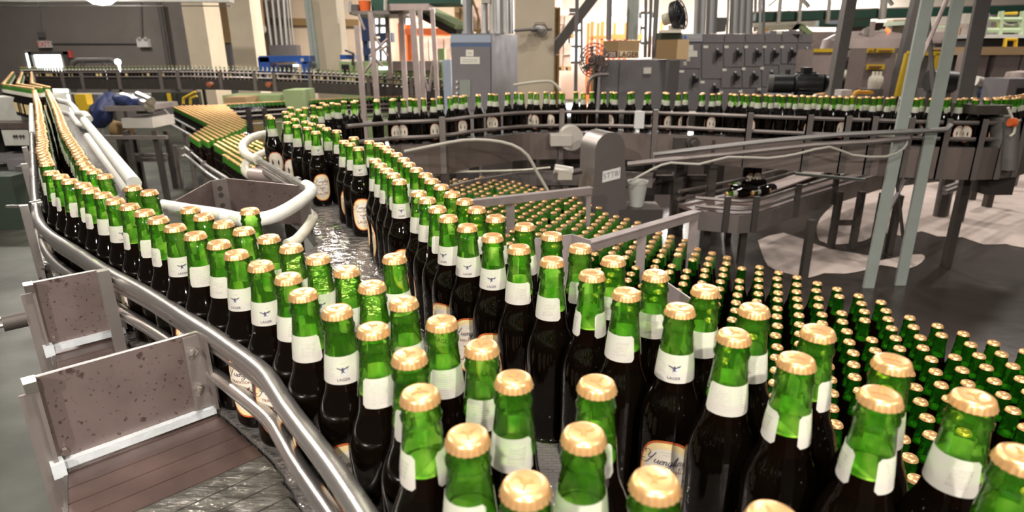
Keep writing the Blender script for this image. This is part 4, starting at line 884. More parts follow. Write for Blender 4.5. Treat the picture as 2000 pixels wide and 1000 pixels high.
# ------------------------------------------------------------ far conveyor across the left background
belt_far = [Vector(p) for p in FARROW]
t = belt_conveyor('far_conveyor', 'long railed conveyor crossing the left background in front of the columns', belt_far, .12, None, belt='plain_belt', side='dark_steel', sideh=.18, rails=[(.12, 'frame_steel'), (.04, 'frame_steel')],
                  posts=[(f_, .06) for f_ in (.10, .19, .24, .33, .43, .47, .56, .63, .67, .74, .85, .93)], legs=(.1, .3, .5, .7, .9), railr=.018, floor=0)
low_edge = [p + Vector((0, -.14, -.2315 - .26)) for p in belt_far]
mb = MB(); o = resample([Vector(p) for p in low_edge], 20)
for a, b in zip(o[2:8], o[3:9]): mb.beam(a, b, .02, .03)
part('lower_strip', mb, 'white_pipe', t)
for px, py, m_ in ((412, 165, 'orange_paint'), (527, 165, 'orange_paint')):
    c = at(px, py, 11.1); mb = MB(); mb.lathe([(0, -.1), (.045, -.09), (.045, .03), (0, .04)], 12, tuple(c), axis='Y'); part('orange_sensor', mb, 'rust', t)
def slab(mb, x0, y0, x1, y1, Y, dep, mi=0): return wbox('', x0, y0, x1, y1, Y, dep, '', build=False, mb=mb, mi=mi)
def post(mb, xt, yt, xb, yb, Y, w_, mi=0, extend=True):
    a, b = at(xt, yt, Y), at(xb, yb, Y); k = b.z / max(a.z - b.z, 1e-3) if extend else 0; mb.beam(b + (b - a) * k, a, w_, w_, mi); return mb

# machines at far left, beside the lane
t = thing('machine_cabinet', 'off-white painted machine block beside the far left lane, stacked lids', 'machine', (*at(25, 280, 4.9)[:2], FZ))
mb = MB(); slab(mb, -40, 190, 52, 236, 5.1, .5); part('upper_block', mb, 'machine_white', t)
mb = MB(); slab(mb, -40, 240, 56, 252, 4.9, .7); part('lid', mb, 'plate_steel', t)
mb = MB(); slab(mb, 6, 254, 58, 284, 4.9, .5); part('front_panel', mb, 'machine_white', t)
for k in (28, 33, 40, 46): mb = MB(); mb.tube([at(k, 264, 4.89), at(k - 2, 268, 4.89)], .006, 6); part('latch', mb, 'dark_steel', t)
mb = MB(); slab(mb, -40, 300, 60, 318, 4.95, .4); slab(mb, 14, 312, 62, 332, 4.8, .4); part('lower_block', mb, 'cab_grey', t)
mb = MB(); slab(mb, -40, 254, 5, 300, 5.0, .4); slab(mb, -40, 284, 62, 300, 5.1, .4); part('shadow_gap' if 0 else 'gap_shade', mb, 'black', t)  # black slabs stand in for the shadow between the blocks
a = at(20, 330, 4.9); mb = MB(); mb.box(a.x - 1.3, a.x + .15, 5.0, 5.4, FZ, a.z); part('base', mb, 'cab_dark', t)
t = thing('side_machine', 'dark greenish machine legs at the left edge of the frame', 'machine', (*at(10, 440, 4.3)[:2], FZ))
mb = MB(); a, b = at(-40, 345, 4.3), at(20, 345, 4.3); mb.box(a.x, b.x, 4.3, 4.5, FZ, a.z); part('leg', mb, 'dark_green_box', t)
mb = MB(); a, b = at(28, 325, 4.5), at(56, 345, 4.5); mb.box(a.x, b.x, 4.5, 4.7, FZ, a.z); part('rear_leg', mb, 'cab_dark', t)
pipe_thing('white_guard', 'white pipe guard left of the straight lane, far part of the pipe rail', [(61, 205), (62, 232), (64, 262)], 1.412, .013, 'white_pipe')
# middle left stand with tray, cloth, pipes
Y = 5.2
t = thing('work_stand', 'small frame stand with a grey tray and steel parts, behind the white guide pipes', 'stand', (*at(270, 300, Y)[:2], FZ))
mb = MB(); slab(mb, 238, 231, 298, 250, Y, .35); part('tray', mb, 'pale_metal', t)
mb = MB(); a, b = at(206, 212, Y), at(300, 212, Y + .1); mb.box(a.x, b.x, Y - .02, Y + .5, a.z - .02, a.z + .02); part('top_shelf', mb, 'frame_steel', t)
mb = MB(); slab(mb, 265, 203, 297, 222, Y + .2, .15); part('steel_box', mb, 'cab_grey', t)
for xx in (243, 300): mb = MB(); a = at(xx, 256, Y); mb.box(a.x - .02, a.x + .02, Y, Y + .04, FZ, a.z); part('leg', mb, 'dark_steel', t)
for xx in (258, 322): mb = MB(); a = at(xx, 256, Y + .5); mb.box(a.x - .02, a.x + .02, Y + .5, Y + .54, FZ, a.z); part('leg', mb, 'dark_steel', t)
for yy, Y2 in ((268, Y), (303, Y + .2), (312, Y + .2)): mb = MB(); mb.beam(at(205 if yy == 268 else 250, yy, Y2), at(326, yy, Y2), .035, .03); part('crossbar', mb, 'frame_steel', t)
t = thing('cloth', 'dark navy cloth draped over the end of the stand', 'cloth', tuple(at(205, 232, 5.3)))
mb = MB()
for k, (x0, y0, x1, y1, r0, r1) in enumerate(((208, 190, 192, 236, .04, .07), (216, 189, 203, 232, .05, .06), (200, 192, 188, 220, .03, .06), (224, 193, 215, 214, .05, .05), (214, 190, 252, 197, .05, .04), (240, 195, 292, 203, .035, .045), (230, 200, 262, 206, .04, .03))):
    q = [at(x0, y0, 5.3 + .03 * k), at((x0 + x1) / 2 - 2, (y0 + y1) / 2 + 2, 5.2 + .02 * k), at(x1, y1, 5.25)]; q = smooth_path(q, .05); mb.tube(q, [r0 + (r1 - r0) * i / (len(q) - 1) + .008 * math.sin(i * 2 + k) for i in range(len(q))], 9)
part('folds', mb, 'navy', t)
for k, (a, b) in enumerate((((240, 188), (288, 205)), ((262, 192), (294, 212)), ((270, 186), (296, 198)))):
    pix_tube('steel_tube', 'shiny steel tube lying on the stand, %s of three' % ('top', 'lowest', 'middle')[k], [(a[0], a[1], 5.5), (b[0], b[1], 5.2)], .035, 'rail_steel', 'pipe', sm=False)
t = thing('yellow_machine', 'yellow painted machine frame half hidden behind the navy cloth', 'machine', (*at(170, 230, 6.2)[:2], FZ))
mb = MB(); a = at(152, 184, 6.3); mb.add([at(148, 184, 6.3), at(166, 184, 6.3), at(172, 205, 6.3), at(190, 206, 6.3), at(200, 240, 6.3), at(180, 240, 6.3), at(165, 212, 6.3), at(150, 208, 6.3)], [(7, 6, 5, 4, 3, 2, 1, 0)]); b = len(mb.v)
mb2 = MB(); 
for x0, y0, x1, y1 in ((146, 184, 168, 204), (152, 204, 190, 216), (172, 214, 200, 242)): slab(mb2, x0, y0, x1, y1, 6.3, .1)
part('frame', mb2, 'yellow_paint', t); mb = MB(); a = at(200, 240, 6.4); mb.box(a.x - .2, a.x, 6.3, 6.4, FZ, a.z); part('foot', mb, 'cab_dark', t)

part('lid_edge', slab(MB(), 190, 237, 207, 242, 6.2, .25), 'sign_white', t) if 0 else None
t = thing('motor_unit', 'small brownish gear motor below the navy cloth', 'motor', tuple(at(230, 262, 5.6))); c = at(222, 250, 5.6); mb = MB(); mb.tube([c, c + Vector((.14, 0, -.03))], .07, 12); part('body', mb, 'kraft_dark', t); mb = MB(); mb.box(c.x, c.x + .1, 5.6, 5.7, FZ, c.z - .05); part('stand', mb, 'dark_steel', t)
# step and low panels behind
t = thing('step_rail', 'yellow zigzag stair rail behind the far conveyor', 'rail', (*at(370, 205, 9.6)[:2], 0))
for dx in (0, 14): mb = MB(); mb.tube([at(358 + dx, 203, 9.6), at(358 + dx, 192, 9.6), at(382 + dx * .2, 179 + dx * .6, 9.6)], .02, 6); part('rail', mb, 'yellow_paint', t)
mb = MB(); slab(mb, 297, 180, 345, 206, 10.2, .1); slab(mb, 347, 180, 388, 206, 10.2, .1); part('panel', mb, 'concrete_left', t); mb = MB(); slab(mb, 327, 182, 334, 204, 10.18, .03); part('yellow_strip', mb, 'yellow_paint', t)
wbox('green_base_unit', 435, 186, 545, 202, 10.4, .6, 'green_paint', 'low greenish machine base under the far conveyor', 'machine', z0=0)
wbox('floor_mat' if 0 else 'pallet_stack', 438, 190, 480, 197, 9.9, .5, 'kraft', 'low tan stack under the far conveyor', 'pallet', z0=0)
wbox('green_cabinet', 553, 176, 592, 192, 9.9, .6, 'green_paint', 'pale green cabinet under the far conveyor', 'cabinet', z0=0)

# rails of the zigzag feed
t = thing('zigzag_conveyor', 'low conveyor with bottles turning in a zigzag at left centre', 'conveyor', (*P(400, 275, .82)[:2], FZ))
for Z_ in (Z1, Z2): part('belt', clean_poly('', [(q.x, q.y) for q in Z_], LZ - .03, LZ - .001, ''), 'plain_belt', t)
q = walk([P(x, y, LZ) for x, y in [(430, 206 + 22), (520, 222), (660, 214), (780, 208), (890, 204)]], .5)
mb = MB(); r0 = [P(x, y, 1.05) for x, y in [(440, 203), (520, 199), (660, 192), (780, 188), (885, 184)]]; lo_ = [Vector((p.x, p.y - .05, LZ)) for p in r0]; hi_ = [Vector((p.x, p.y + .2, LZ)) for p in r0]; ribbon(mb, hi_, lo_, .03); part('belt', mb, 'plain_belt', t)
for zz in (.93, .86, .74): mb = MB(); mb.tube([Vector((p.x, p.y - .09, zz)) for p in r0], .016, 6); part('guide_rail', mb, 'frame_steel', t)
for p in r0[1:4] + [r0[0].lerp(r0[1], .6)]: mb = MB(); mb.box(p.x - .03, p.x + .03, p.y - .14, p.y - .08, FZ if p.y < 7.3 else 0, .96); part('leg', mb, 'dark_steel', t)
for px_ in ([(322, 214), (335, 228), (382, 254)], [(352, 292), (362, 288), (404, 324), (446, 350)], [(352, 306), (362, 303), (404, 338), (440, 362)], [(330, 240), (376, 266)]):
    mb = MB(); mb.tube([P(x, y, .93) for x, y in px_], .012, 8); part('guide_rail', mb, 'rail_steel', t)
for px_, yb in (((343, 288), 385), ((372, 298), 400), ((398, 320), 415), ((386, 262), 300), ((358, 246), 292), ((326, 262), 340)):
    a = P(px_[0], px_[1], .93); mb = MB(); mb.box(a.x - .016, a.x + .016, a.y - .016, a.y + .016, FZ, .95); part('leg', mb, 'frame_steel', t)
mb = MB(); a = [P(x, y, .93) for x, y in [(485, 262), (488, 274), (470, 290), (462, 296)]]; mb.tube(a, .010, 8); part('end_rail', mb, 'white_pipe', t)

# ------------------------------------------------------------ blue lift machine, green machine base
t = thing('blue_machine', 'blue painted steel gantry between the second and third columns', 'machine', (*at(550, 150, 12.2)[:2], 0))
mb = MB(); slab(mb, 506, 109, 603, 121, 12.3, .4); slab(mb, 506, 112, 528, 160, 12.3, .4); mb.add([at(578, 121, 12.3), at(602, 121, 12.3), at(602, 124, 12.3), at(584, 126, 12.3)], [(0, 1, 2, 3)]); part('beam', mb, 'blue_paint', t)
mb = MB(); slab(mb, 590, 121, 602, 160, 12.3, .3); part('leg', mb, 'blue_paint', t); mb = MB(); slab(mb, 529, 125, 576, 150, 12.9, .2); part('back_panel', mb, 'cab_grey', t)
mb = MB(); mb.add([at(586, 115, 12.28), at(592, 113, 12.28), at(594, 119, 12.28), at(588, 121, 12.28)], [(0, 1, 2, 3)]); part('tag', mb, 'label_paper', t); mb = MB(); slab(mb, 572, 126, 582, 130, 12.25, .05); part('light', mb, 'daylight', t)
t = thing('green_machine', 'pale green machine with a blue top right of the third column', 'machine', (*at(760, 150, 12.0)[:2], 0))
mb = MB(); slab(mb, 663, 120, 880, 150, 12.2, .8); b_ = at(760, 150, 12.2).z; mb.box(at(663, 140, 12.2).x, at(880, 140, 12.2).x, 12.2, 13, 0, b_ + .01); part('body', mb, 'green_paint', t)
mb = MB(); slab(mb, 664, 107, 692, 116, 12.2, .3); part('blue_top', mb, 'blue_paint', t); mb = MB(); slab(mb, 667, 126, 681, 142, 12.15, .1); part('dark_box', mb, 'black', t)
mb = MB(); mb.tube([at(674, 98, 12.1), at(691, 105, 12.1)], .02, 6); mb.tube([at(690, 104, 12.1), at(689, 128, 12.1)], .025, 6); part('lever', mb, 'dark_steel', t)
mb = MB(); slab(mb, 740, 130, 760, 136, 12.18, .03); part('glowing_plate', mb, 'daylight', t); mb = MB(); slab(mb, 768, 119, 858, 138, 12.1, .1); part('brown_cover', mb, 'machine_pink', t)  # small plate given a glow by the daylight material, though no lamp

# ------------------------------------------------------------ platform on legs, hoist, inclined conveyor
Y = 10.2
t = thing('platform', 'raised steel platform on slim legs at upper centre left', 'platform', (*at(750, 190, Y)[:2], 0))
mb = MB(); slab(mb, 682, 21, 786, 28, Y, 1.2); part('deck', mb, 'frame_steel', t)
for xt, yt, xb, yb in ((697, 50, 706, 160), (724, 24, 733, 150), (756, 30, 763, 150), (783, 22, 790, 145)): part('leg', post(MB(), xt, yt, xb, yb, Y if xt != 756 else Y + 1, .075), 'pole_green' if 0 else 'machine_pink', t)
for a, b in (((724, 60), (757, 110)), ((757, 76), (722, 110)), ((713, 140), (733, 112)), ((700, 28), (712, 58)), ((757, 88), (740, 100)), ((732, 114), (748, 130))): mb = MB(); mb.tube([at(*a, Y), at(*b, Y)], .022, 6); part('brace', mb, 'machine_pink', t)
mb = MB(); mb.tube([at(682, 2, Y), at(682, 24, Y)], .04, 6); part('corner_post', mb, 'pale_metal', t)
c = at(713, 15, Y + .2); mb = MB(); mb.lathe([(.08, -.08), (.10, .10)], 14, tuple(c)); solo('orange_bucket', mb, 'orange_paint', 'small orange bucket standing on the raised platform', 'bucket')
c = at(693, 16, Y + .2); mb = MB(); mb.lathe([(.07, -.07), (.09, .05)], 12, tuple(c)); solo('grey_pot', mb, 'pole_grey', 'small grey pot left of the orange bucket on the platform', 'pot')
wbox('platform_machine', 725, -6, 752, 21, Y + .3, .5, 'dark_green', 'dark green motor housing on the raised platform', 'machine')
t = thing('overhead_hopper', 'dark green hopper with a grey lower edge over the platform', 'machine', tuple(at(800, 20, 10)))
mb = MB(); slab(mb, 752, -12, 900, 7, 9.9, .8); part('body', mb, 'dark_green', t); mb = MB(); slab(mb, 752, 7, 838, 20, 9.9, .8); part('lower_edge', mb, 'machine_pink', t); mb = MB(); mb.tube([at(753, -4, 9.85), at(753, 20, 9.85)], .03, 6); part('edge_post', mb, 'pale_metal', t)
t = thing('post_group', 'group of slim pinkish posts under the dark green hopper', 'frame', (*at(820, 190, 9.5)[:2], 0))
for xt, xb in ((805, 817), (820, 828), (844, 854)): part('post', post(MB(), xt, 18, xb, 185, 9.5, .06 if xt != 805 else .08), 'machine_pink', t)
for a, b in (((825, 140), (836, 178)), ((846, 118), (838, 178))): mb = MB(); mb.tube([at(*a, 9.5), at(*b, 9.5)], .022, 6); part('brace', mb, 'machine_pink', t)
t = thing('inclined_conveyor', 'pale green inclined conveyor coming down behind the drive cabinet', 'conveyor', tuple(at(870, 45, 10.8)))
mb = MB(); mb.beam(at(826, 20, 11), at(905, 58, 10.6), .5, .14); part('side_panel', mb, 'green_paint', t); mb = MB(); mb.beam(at(832, 29, 10.9), at(905, 66, 10.5), .4, .10); part('underside', mb, 'dark_steel', t)
t = thing('blue_hoist', 'dark blue machine column behind the platform legs', 'machine', (*at(715, 120, 13)[:2], 0))
mb = MB(); slab(mb, 705, 30, 726, 80, 13, .4); slab(mb, 709, 94, 728, 108, 12.9, .4); slab(mb, 742, 64, 765, 82, 13.2, .3); part('body', mb, 'navy_blue', t); mb = MB(); a = at(715, 80, 13.2); mb.box(a.x - .05, a.x + .05, 13.1, 13.3, 0, a.z); part('stem', mb, 'navy_blue', t)

# ------------------------------------------------------------ windows of the loading bay, racks and pallets
def window(n, x0, y0, x1, y1, Y, nx, ny):
    mb = slab(MB(), x0, y0, x1, y1, Y, .02); f = struct('window_%d' % n, mb, 'daylight'); mb = MB()
    for i in range(nx + 1): x = x0 + (x1 - x0) * i / nx; mb.tube([at(x, y0, Y - .05), at(x, y1, Y - .05)], .05, 4)
    for j in range(ny + 1): y = y0 + (y1 - y0) * j / ny; mb.tube([at(x0, y, Y - .05), at(x1, y, Y - .05)], .05, 4)
    o = bpy.data.objects.new('window_bars', mb.mesh('window_bars', 'dark_steel', f.location)); COL.objects.link(o); o.parent = f
window(1, 727, 32, 755, 68, 21.8, 2, 2); window(2, 717, 78, 757, 120, 21.8, 3, 1); window(3, 1112, 28, 1136, 122, 24.8, 1, 3); window(4, 1251, 25, 1275, 84, 24.8, 2, 2); window(5, 790, 30, 806, 120, 21.8, 1, 3)
wbox('door_2', 1193, -8, 1212, 20, 24.85, .1, 'daylight', kind='structure')
def pallet(label, x0, y0, x1, y1, Y, m='pallet_wrap', z0=None):
    """a wrapped stack of cartons on a pallet; the carton layers are modelled in one mesh"""
    A, B = at(x0, y0, Y), at(x1, y1, Y); W_, H_ = B.x - A.x, A.z - B.z; n, k = max(2, round(W_ / .35)), max(2, round(H_ / .28)); mb = MB(); z00 = B.z
    for i in range(n):
        for j in range(k):
            g = .012; o = random.uniform(0, .05); mb.box(A.x + W_ * i / n + g, A.x + W_ * (i + 1) / n - g, Y + o, Y + 1, z00 + H_ * j / k + g * .6, z00 + H_ * (j + 1) / k)
    t = thing('pallet_stack', label, 'pallet', ((A.x + B.x) / 2, Y + .5, z00)); part('cartons', mb, m, t)
    mb = MB()
    for xx in (A.x, (A.x + B.x) / 2 - .05, B.x - .1): mb.box(xx, xx + .1, Y, Y + 1, z00 - .12, z00 - .02)
    mb.box(A.x, B.x, Y, Y + 1, z00 - .02, z00 + .004); part('pallet', mb, 'kraft', t)
pallet('wrapped carton stack on the rack behind the slim pinkish posts', 800, 36, 872, 55, 18); pallet('wrapped carton stack low on the floor behind the slim posts', 824, 76, 850, 122, 18)
pallet('tall wrapped carton stack beside the drive cabinet top', 853, 74, 880, 118, 17.6); pallet('brown carton stack high on the rack above the inclined conveyor', 886, 11, 910, 40, 17, 'kraft')
pallet('pale carton stack high behind the cabinet conduits', 905, 10, 960, 58, 17.5); pallet('wrapped carton stack up on the rack right of the cream pillar', 1082, 30, 1122, 66, 19)
pallet('wrapped carton stack low behind the diagonal dark beam', 1084, 84, 1116, 130, 19); pallet('carton stack on the orange rack above the lager boxes', 1198, 33, 1224, 70, 21)
pallet('carton stack half hidden behind the thick green-grey conduit', 1228, 36, 1250, 72, 21); pallet('carton stack on the orange rack left of the black fan', 1278, 34, 1312, 70, 21)
pallet('brown carton column right beside the cream pillar', 1082, 14, 1092, 218, 17, 'kraft_dark')
wbox('green_locker', 855, 95, 868, 122, 16.5, .5, 'green_paint', 'pale green locker behind the support posts', 'locker', z0=0)
def rack(label, ups, beams, Y):
    t = thing('storage_rack', label, 'rack', (*at(ups[0][0], 110, Y)[:2], 0))
    for x, y0 in ups: mb = MB(); A = at(x, y0, Y); [mb.box(A.x - .05, A.x + .05, Y + d, Y + d + .08, 0, A.z) for d in (0, 1.0)]; part('upright', mb, 'orange_paint', t)
    for x0, x1, y, h_ in beams:
        A, B = at(x0, y, Y), at(x1, y, Y)
        for d in (-.03, 1.03): mb = MB(); mb.box(A.x, B.x, Y + d, Y + d + .05, A.z - h_ / 2, A.z + h_ / 2); part('beam', mb, 'orange_paint', t)
    return t
rack('orange storage rack behind the platform legs', [(780, 45), (797, 48)], [(788, 892, 62, .16)], 17)
rack('orange storage rack with an open frame left of the lager boxes', [(1157, 42), (1177, 42)], [(1157, 1186, 73, .08), (1080, 1110, 70, .08)], 20)
rack('orange storage rack behind the thick conduit and lager boxes', [(1201, 44), (1223, 44)], [(1193, 1255, 72, .16)], 20.5)
rack('orange storage rack left of the black fan', [(1293, 42)], [(1275, 1300, 71, .14)], 21)
# dark diagonal beam and slim pole
mb = MB(); mb.beam(at(1160, -6, 9.8), at(1076, 104, 9.8), .14, .14); solo('diagonal_beam', mb, 'cab_dark', 'dark diagonal steel beam right of the cream pillar', 'beam')
mb = MB(); post(mb, 1127, -6, 1124, 190, 8.8, .045); mb.beam(at(1112, 20, 8.8), at(1130, 20, 8.8), .03, .05); solo('slim_pole', mb, 'conduit_dark', 'slim grey pole in front of the bright window, right of the pillar', 'pole')
t = thing('caged_lamp', 'wire-caged lamp on an arm across the cream pillar', 'lamp', tuple(at(1055, 62, 9.1)))
c = at(1054, 58, 9.1); mb = MB(); mb.lathe([(.02, -.08), (.055, -.04), (.06, .02), (.03, .08)], 14, tuple(c), axis='X'); part('bulb', mb, 'bulb_grey', t)
mb = MB(); mb.lathe([(.095, -.06), (.105, 0), (.095, .06)], 8, tuple(c), axis='X')
mb = MB(); [mb.tube([c + Vector((-.10, 0, 0)), c + Vector((-.06, .09 * math.cos(a), .09 * math.sin(a))), c + Vector((.06, .09 * math.cos(a), .09 * math.sin(a))), c + Vector((.12, 0, 0))], .006, 5) for a in [k * math.pi / 4 for k in range(8)]]; mb.tube([c + Vector((.12, 0, 0)), c + Vector((.17, 0, .01))], .02, 6); part('wire_cage', mb, 'frame_steel', t)
mb = MB(); mb.tube([at(1003, 60, 9.0), at(1044, 57, 9.0)], .02, 8); mb.lathe([(.03, -.04), (.045, .0), (.03, .05)], 10, tuple(at(1043, 57, 9.0)), axis='X'); part('arm', mb, 'conduit_dark', t)
pix_tube('drooping_cable', 'pale cable looping from the cabinet past the pillar down to the bottles', [(1003, 166, 6.7), (1030, 162, 6.7), (1060, 159, 6.7), (1078, 160, 6.7), (1092, 173, 6.7), (1099, 190, 6.7)], .014, 'hose', 'cable')

# ------------------------------------------------------------ tall drive cabinet
t = thing('drive_cabinet', 'tall grey drive cabinet with a pale blue header left of the cream pillar', 'cabinet', (*at(935, 200, 6.9)[:2], 0))
A, B, Cc = at(880, 66, 6.9), at(960, 66, 6.75), at(1011, 66, 7.5)
def quadprism(mb, A, B, C_, z0, z1, mi=0):
    Dd = Vector(A) + Vector(C_) - Vector(B); q = [A, B, C_, Dd]; mb.hexa(*[Vector((p.x, p.y, z)) for z in (z0, z1) for p in q], m=mi); return mb
part('enclosure', quadprism(MB(), A, B, Cc, 0, A.z), 'cab_grey', t)
fx = (B - A); fx.z = 0; fx.normalize(); fn = Vector((fx.y, -fx.x, 0))
def onface(x0, y0, x1, y1, lift_=.006):
    out = []
    for x, y in ((x0, y1), (x1, y1), (x1, y0), (x0, y0)):
        d = FWD * F + RT * (x - 1000) + UP * (500 - y); o = Vector((0, 0, CZ)); Pn = Vector((A.x, A.y, 0)) + fn * lift_; tt = (Pn - o).dot(fn) / d.dot(fn); out.append(o + d * tt)
    return out
def facequad(x0, y0, x1, y1, l0=.0, l1=.008):
    a, b = onface(x0, y0, x1, y1, l1), onface(x0, y0, x1, y1, l0); mb = MB(); mb.hexa(b[0], b[1], b[2], b[3], a[0], a[1], a[2], a[3]); return mb
part('door', facequad(883, 91, 958, 215, 0, .012), 'cab_grey', t)
part('header', facequad(880, 68, 959, 83), 'cab_blue', t); part('header_line', facequad(880, 85, 959, 91), 'blue_line', t)
for nm, q in (('label', (910, 97, 925, 110)), ('label', (899, 111, 937, 125))): part(nm, facequad(*q, .012, .016), 'sticker', t)
mb = MB()
for y in (116, 120): 
    a = onface(903, y, 933, y + 1.2, .018); mb.add(a, [(0, 1, 2, 3)])
a = onface(914, 103, 921, 105, .018); mb.add(a, [(0, 1, 2, 3)]); part('label_print', mb, 'ink_soft', t)
part('control_panel', facequad(898, 156, 919, 190, .012, .02), 'green_grey', t)
for y in (158, 169, 180): mb = MB(); c = onface(892, y, 895, y + 3, .015); mb.tube([sum(c, Vector()) / 4, sum(c, Vector()) / 4 + fn * .02], .012, 8); part('button', mb, 'sign_white', t)
wbox('side_cabinet', 866, 117, 881, 200, 7.4, .4, 'cab_blue', 'narrow pale blue cabinet at the left side of the drive cabinet', 'cabinet', z0=0)
for k, (x, w_, m_) in enumerate(((911, .05, 'conduit'), (919, .03, 'conduit_dark'), (944, .03, 'sign_white'), (950, .02, 'conduit_dark'), (961, .035, 'white_pipe'), (968, .03, 'white_pipe'), (976, .06, 'conduit'), (984, .045, 'white_pipe'), (992, .03, 'conduit'), (999, .025, 'conduit'))):
    mb = MB(); mb.tube([at(x, -8, 7.1), at(x + 1, 64, 7.1)], w_ * .8, 8); mb.tube([at(x + 1, 61, 7.1), at(x + 1, 66, 7.1)], w_ * 1.1, 8)
    solo('cabinet_conduit', mb, m_, '%s vertical conduit rising from the drive cabinet top' % ('leftmost', 'second', 'third', 'fourth', 'fifth', 'sixth', 'broad seventh', 'eighth', 'ninth', 'rightmost')[k], 'conduit')
wbox('junction_box', 940, -4, 957, 6, 7.05, .1, 'pale_metal', 'small box at the frame top above the drive cabinet', 'box')
pix_tube('power_cord', 'dark brown cord hanging down to the drive cabinet top', [(922, -4, 7.1), (930, 20, 7.1), (936, 40, 7.1), (934, 58, 7.1)], .012, 'kraft_dark', 'cable')

# ------------------------------------------------------------ right: low cabinet, boxes, fans, motor control centre
t = thing('low_cabinet', 'broad dark grey low cabinet under the lager cartons', 'cabinet', (*at(1240, 200, 7.6)[:2], 0))
A, B = at(1174, 117, 7.6), at(1312, 116, 7.5); mb = MB(); mb.box(A.x, B.x, 7.6, 8.2, 0, A.z); part('enclosure', mb, 'cab_grey', t)
mb = MB(); q1, q2 = at(1177, 120, 7.58), at(1209, 120, 7.58); mb.box(q1.x, q2.x, 7.58, 7.6, .1, q1.z); q1, q2 = at(1211, 120, 7.58), at(1310, 120, 7.58); mb.box(q1.x, q2.x, 7.58, 7.6, .1, q1.z); part('doors', mb, 'cab_grey', t)
mb = MB(); slab(mb, 1257, 132, 1272, 144, 7.565, .01); part('sticker', mb, 'sticker', t)
def carton(label, x0, y0, x1, y1, Y, split, mats, band=None, txt=None):
    t = thing('carton', label, 'box', tuple(at((x0 + x1) / 2, y1, Y)))
    A, B, C_ = at(x0, y1, Y + .22), at(split, y1, Y), at(x1, y1, Y + .05); T = at(split, y0, Y).z; z0 = B.z
    part('side_panel', quadprism(MB(), A, B, C_, z0, T), mats[1], t)
    n = Vector(((C_ - B).y, -(C_ - B).x, 0)).normalized(); d = (C_ - B); d.z = 0
    mb = MB(); b0 = Vector((B.x, B.y, 0)) + n * .004; mb.hexa(*[Vector((p.x, p.y, z)) for z in (z0, T) for p in (b0, b0 + d, b0 + d - n * .004, b0 - n * .004)]); part('front_panel', mb, mats[0], t)
    if band:
        zb = z0 + (T - z0) * .40
        mb = MB(); b1 = b0 + n * .003; mb.hexa(*[Vector((p.x, p.y, z)) for z in (z0 + .01, zb) for p in (b1, b1 + d, b1 + d - n * .003, b1 - n * .003)]); part('printed_band', mb, band[0], t)
        e = (B - A); e.z = 0; n2 = Vector((e.y, -e.x, 0)).normalized(); a1 = Vector((A.x, A.y, 0)) + n2 * .003
        mb = MB(); mb.hexa(*[Vector((p.x, p.y, z)) for z in (z0 + .01, zb) for p in (a1, a1 + e, a1 + e - n2 * .003, a1 - n2 * .003)]); part('printed_band', mb, band[1], t)
        mb = MB(); put_text(mb, txt, .085, Vector((b1.x, b1.y, 0)) + d * .5 + n * .006 + Vector((0, 0, (z0 + zb) / 2)), d.normalized(), (0, 0, 1), bold=.002); part('lettering', mb, 'ink_brown', t)
        mb = MB(); put_text(mb, txt, .075, a1 + e * .5 + n2 * .006 + Vector((0, 0, (z0 + zb) / 2)), e.normalized(), (0, 0, 1), bold=.002); part('lettering', mb, 'label_paper', t)
    return t
carton('open-sided lager carton with cream and brown printed bands on the low cabinet', 1177, 79, 1247, 114, 7.65, 1206, ('kraft', 'kraft_dark'), ('box_cream', 'box_brown'), 'LAGER')
carton('plain brown carton with a pale taped end, at the right corner of the low cabinet', 1280, 77, 1343, 116, 7.4, 1321, ('kraft_light', 'kraft_dark'))
wbox('small_case', 1290, 64, 1331, 77, 7.7, .2, 'dark_green_box', 'dark green case on top of the plain brown carton', 'box')
wbox('white_tray', 1296, 58, 1331, 64, 7.65, .25, 'sticker', 'cream tray under the black fan', 'tray')
t = thing('black_fan', 'black round fan blower seen edge-on above the brown carton', 'fan', tuple(at(1322, 58, 7.8)))
c = at(1330, 28, 7.8); ax = Vector((.75, -.6, .25)).normalized(); mb = MB(); a = ax.orthogonal().normalized(); b = ax.cross(a)
for rr in (.17, .12, .06): mb.tube([c + (a * math.cos(k * math.pi / 10) + b * math.sin(k * math.pi / 10)) * rr for k in range(21)], .008, 5, cap=False)
for k in range(10): d = a * math.cos(k * math.pi / 5) + b * math.sin(k * math.pi / 5); mb.tube([c + ax * .03, c + d * .17], .005, 4)
part('grille', mb, 'black', t); mb = MB(); mb.tube([c - ax * .08, c - ax * .02], [.17, .17], 20); part('shroud', mb, 'black', t)
mb = MB(); mb.tube([c - ax * .09, c - ax * .22], .07, 14); part('motor', mb, 'box_cream_dull', t); mb = MB(); q = at(1320, 58, 7.8); mb.box(q.x - .07, q.x + .07, 7.75, 7.9, q.z, q.z + .05); mb.tube([q, c - ax * .05], .02, 6); part('stand', mb, 'pale_metal', t)
t = thing('pedestal_fan', 'large wire-caged pedestal fan left of the low cabinet', 'fan', (*at(1160, 190, 7.4)[:2], 0))
c = at(1160, 118, 7.4); ax = Vector((-.55, -.83, 0)); a = Vector((0, 0, 1)); b = ax.cross(a); mb = MB(); R1 = .19
for rr, off in ((R1, 0), (R1 * .8, .03), (R1 * .6, .045), (R1 * .4, .055), (R1 * .2, .06)): mb.tube([c + ax * off + (a * math.cos(k * math.pi / 12) + b * math.sin(k * math.pi / 12)) * rr for k in range(25)], .007, 4, cap=False)
for k in range(24): d = a * math.cos(k * math.pi / 12) + b * math.sin(k * math.pi / 12); mb.tube([c + ax * .06, c + ax * .04 + d * R1 * .6, c + d * R1, c - ax * .06 + d * R1 * .7], .0045, 4)
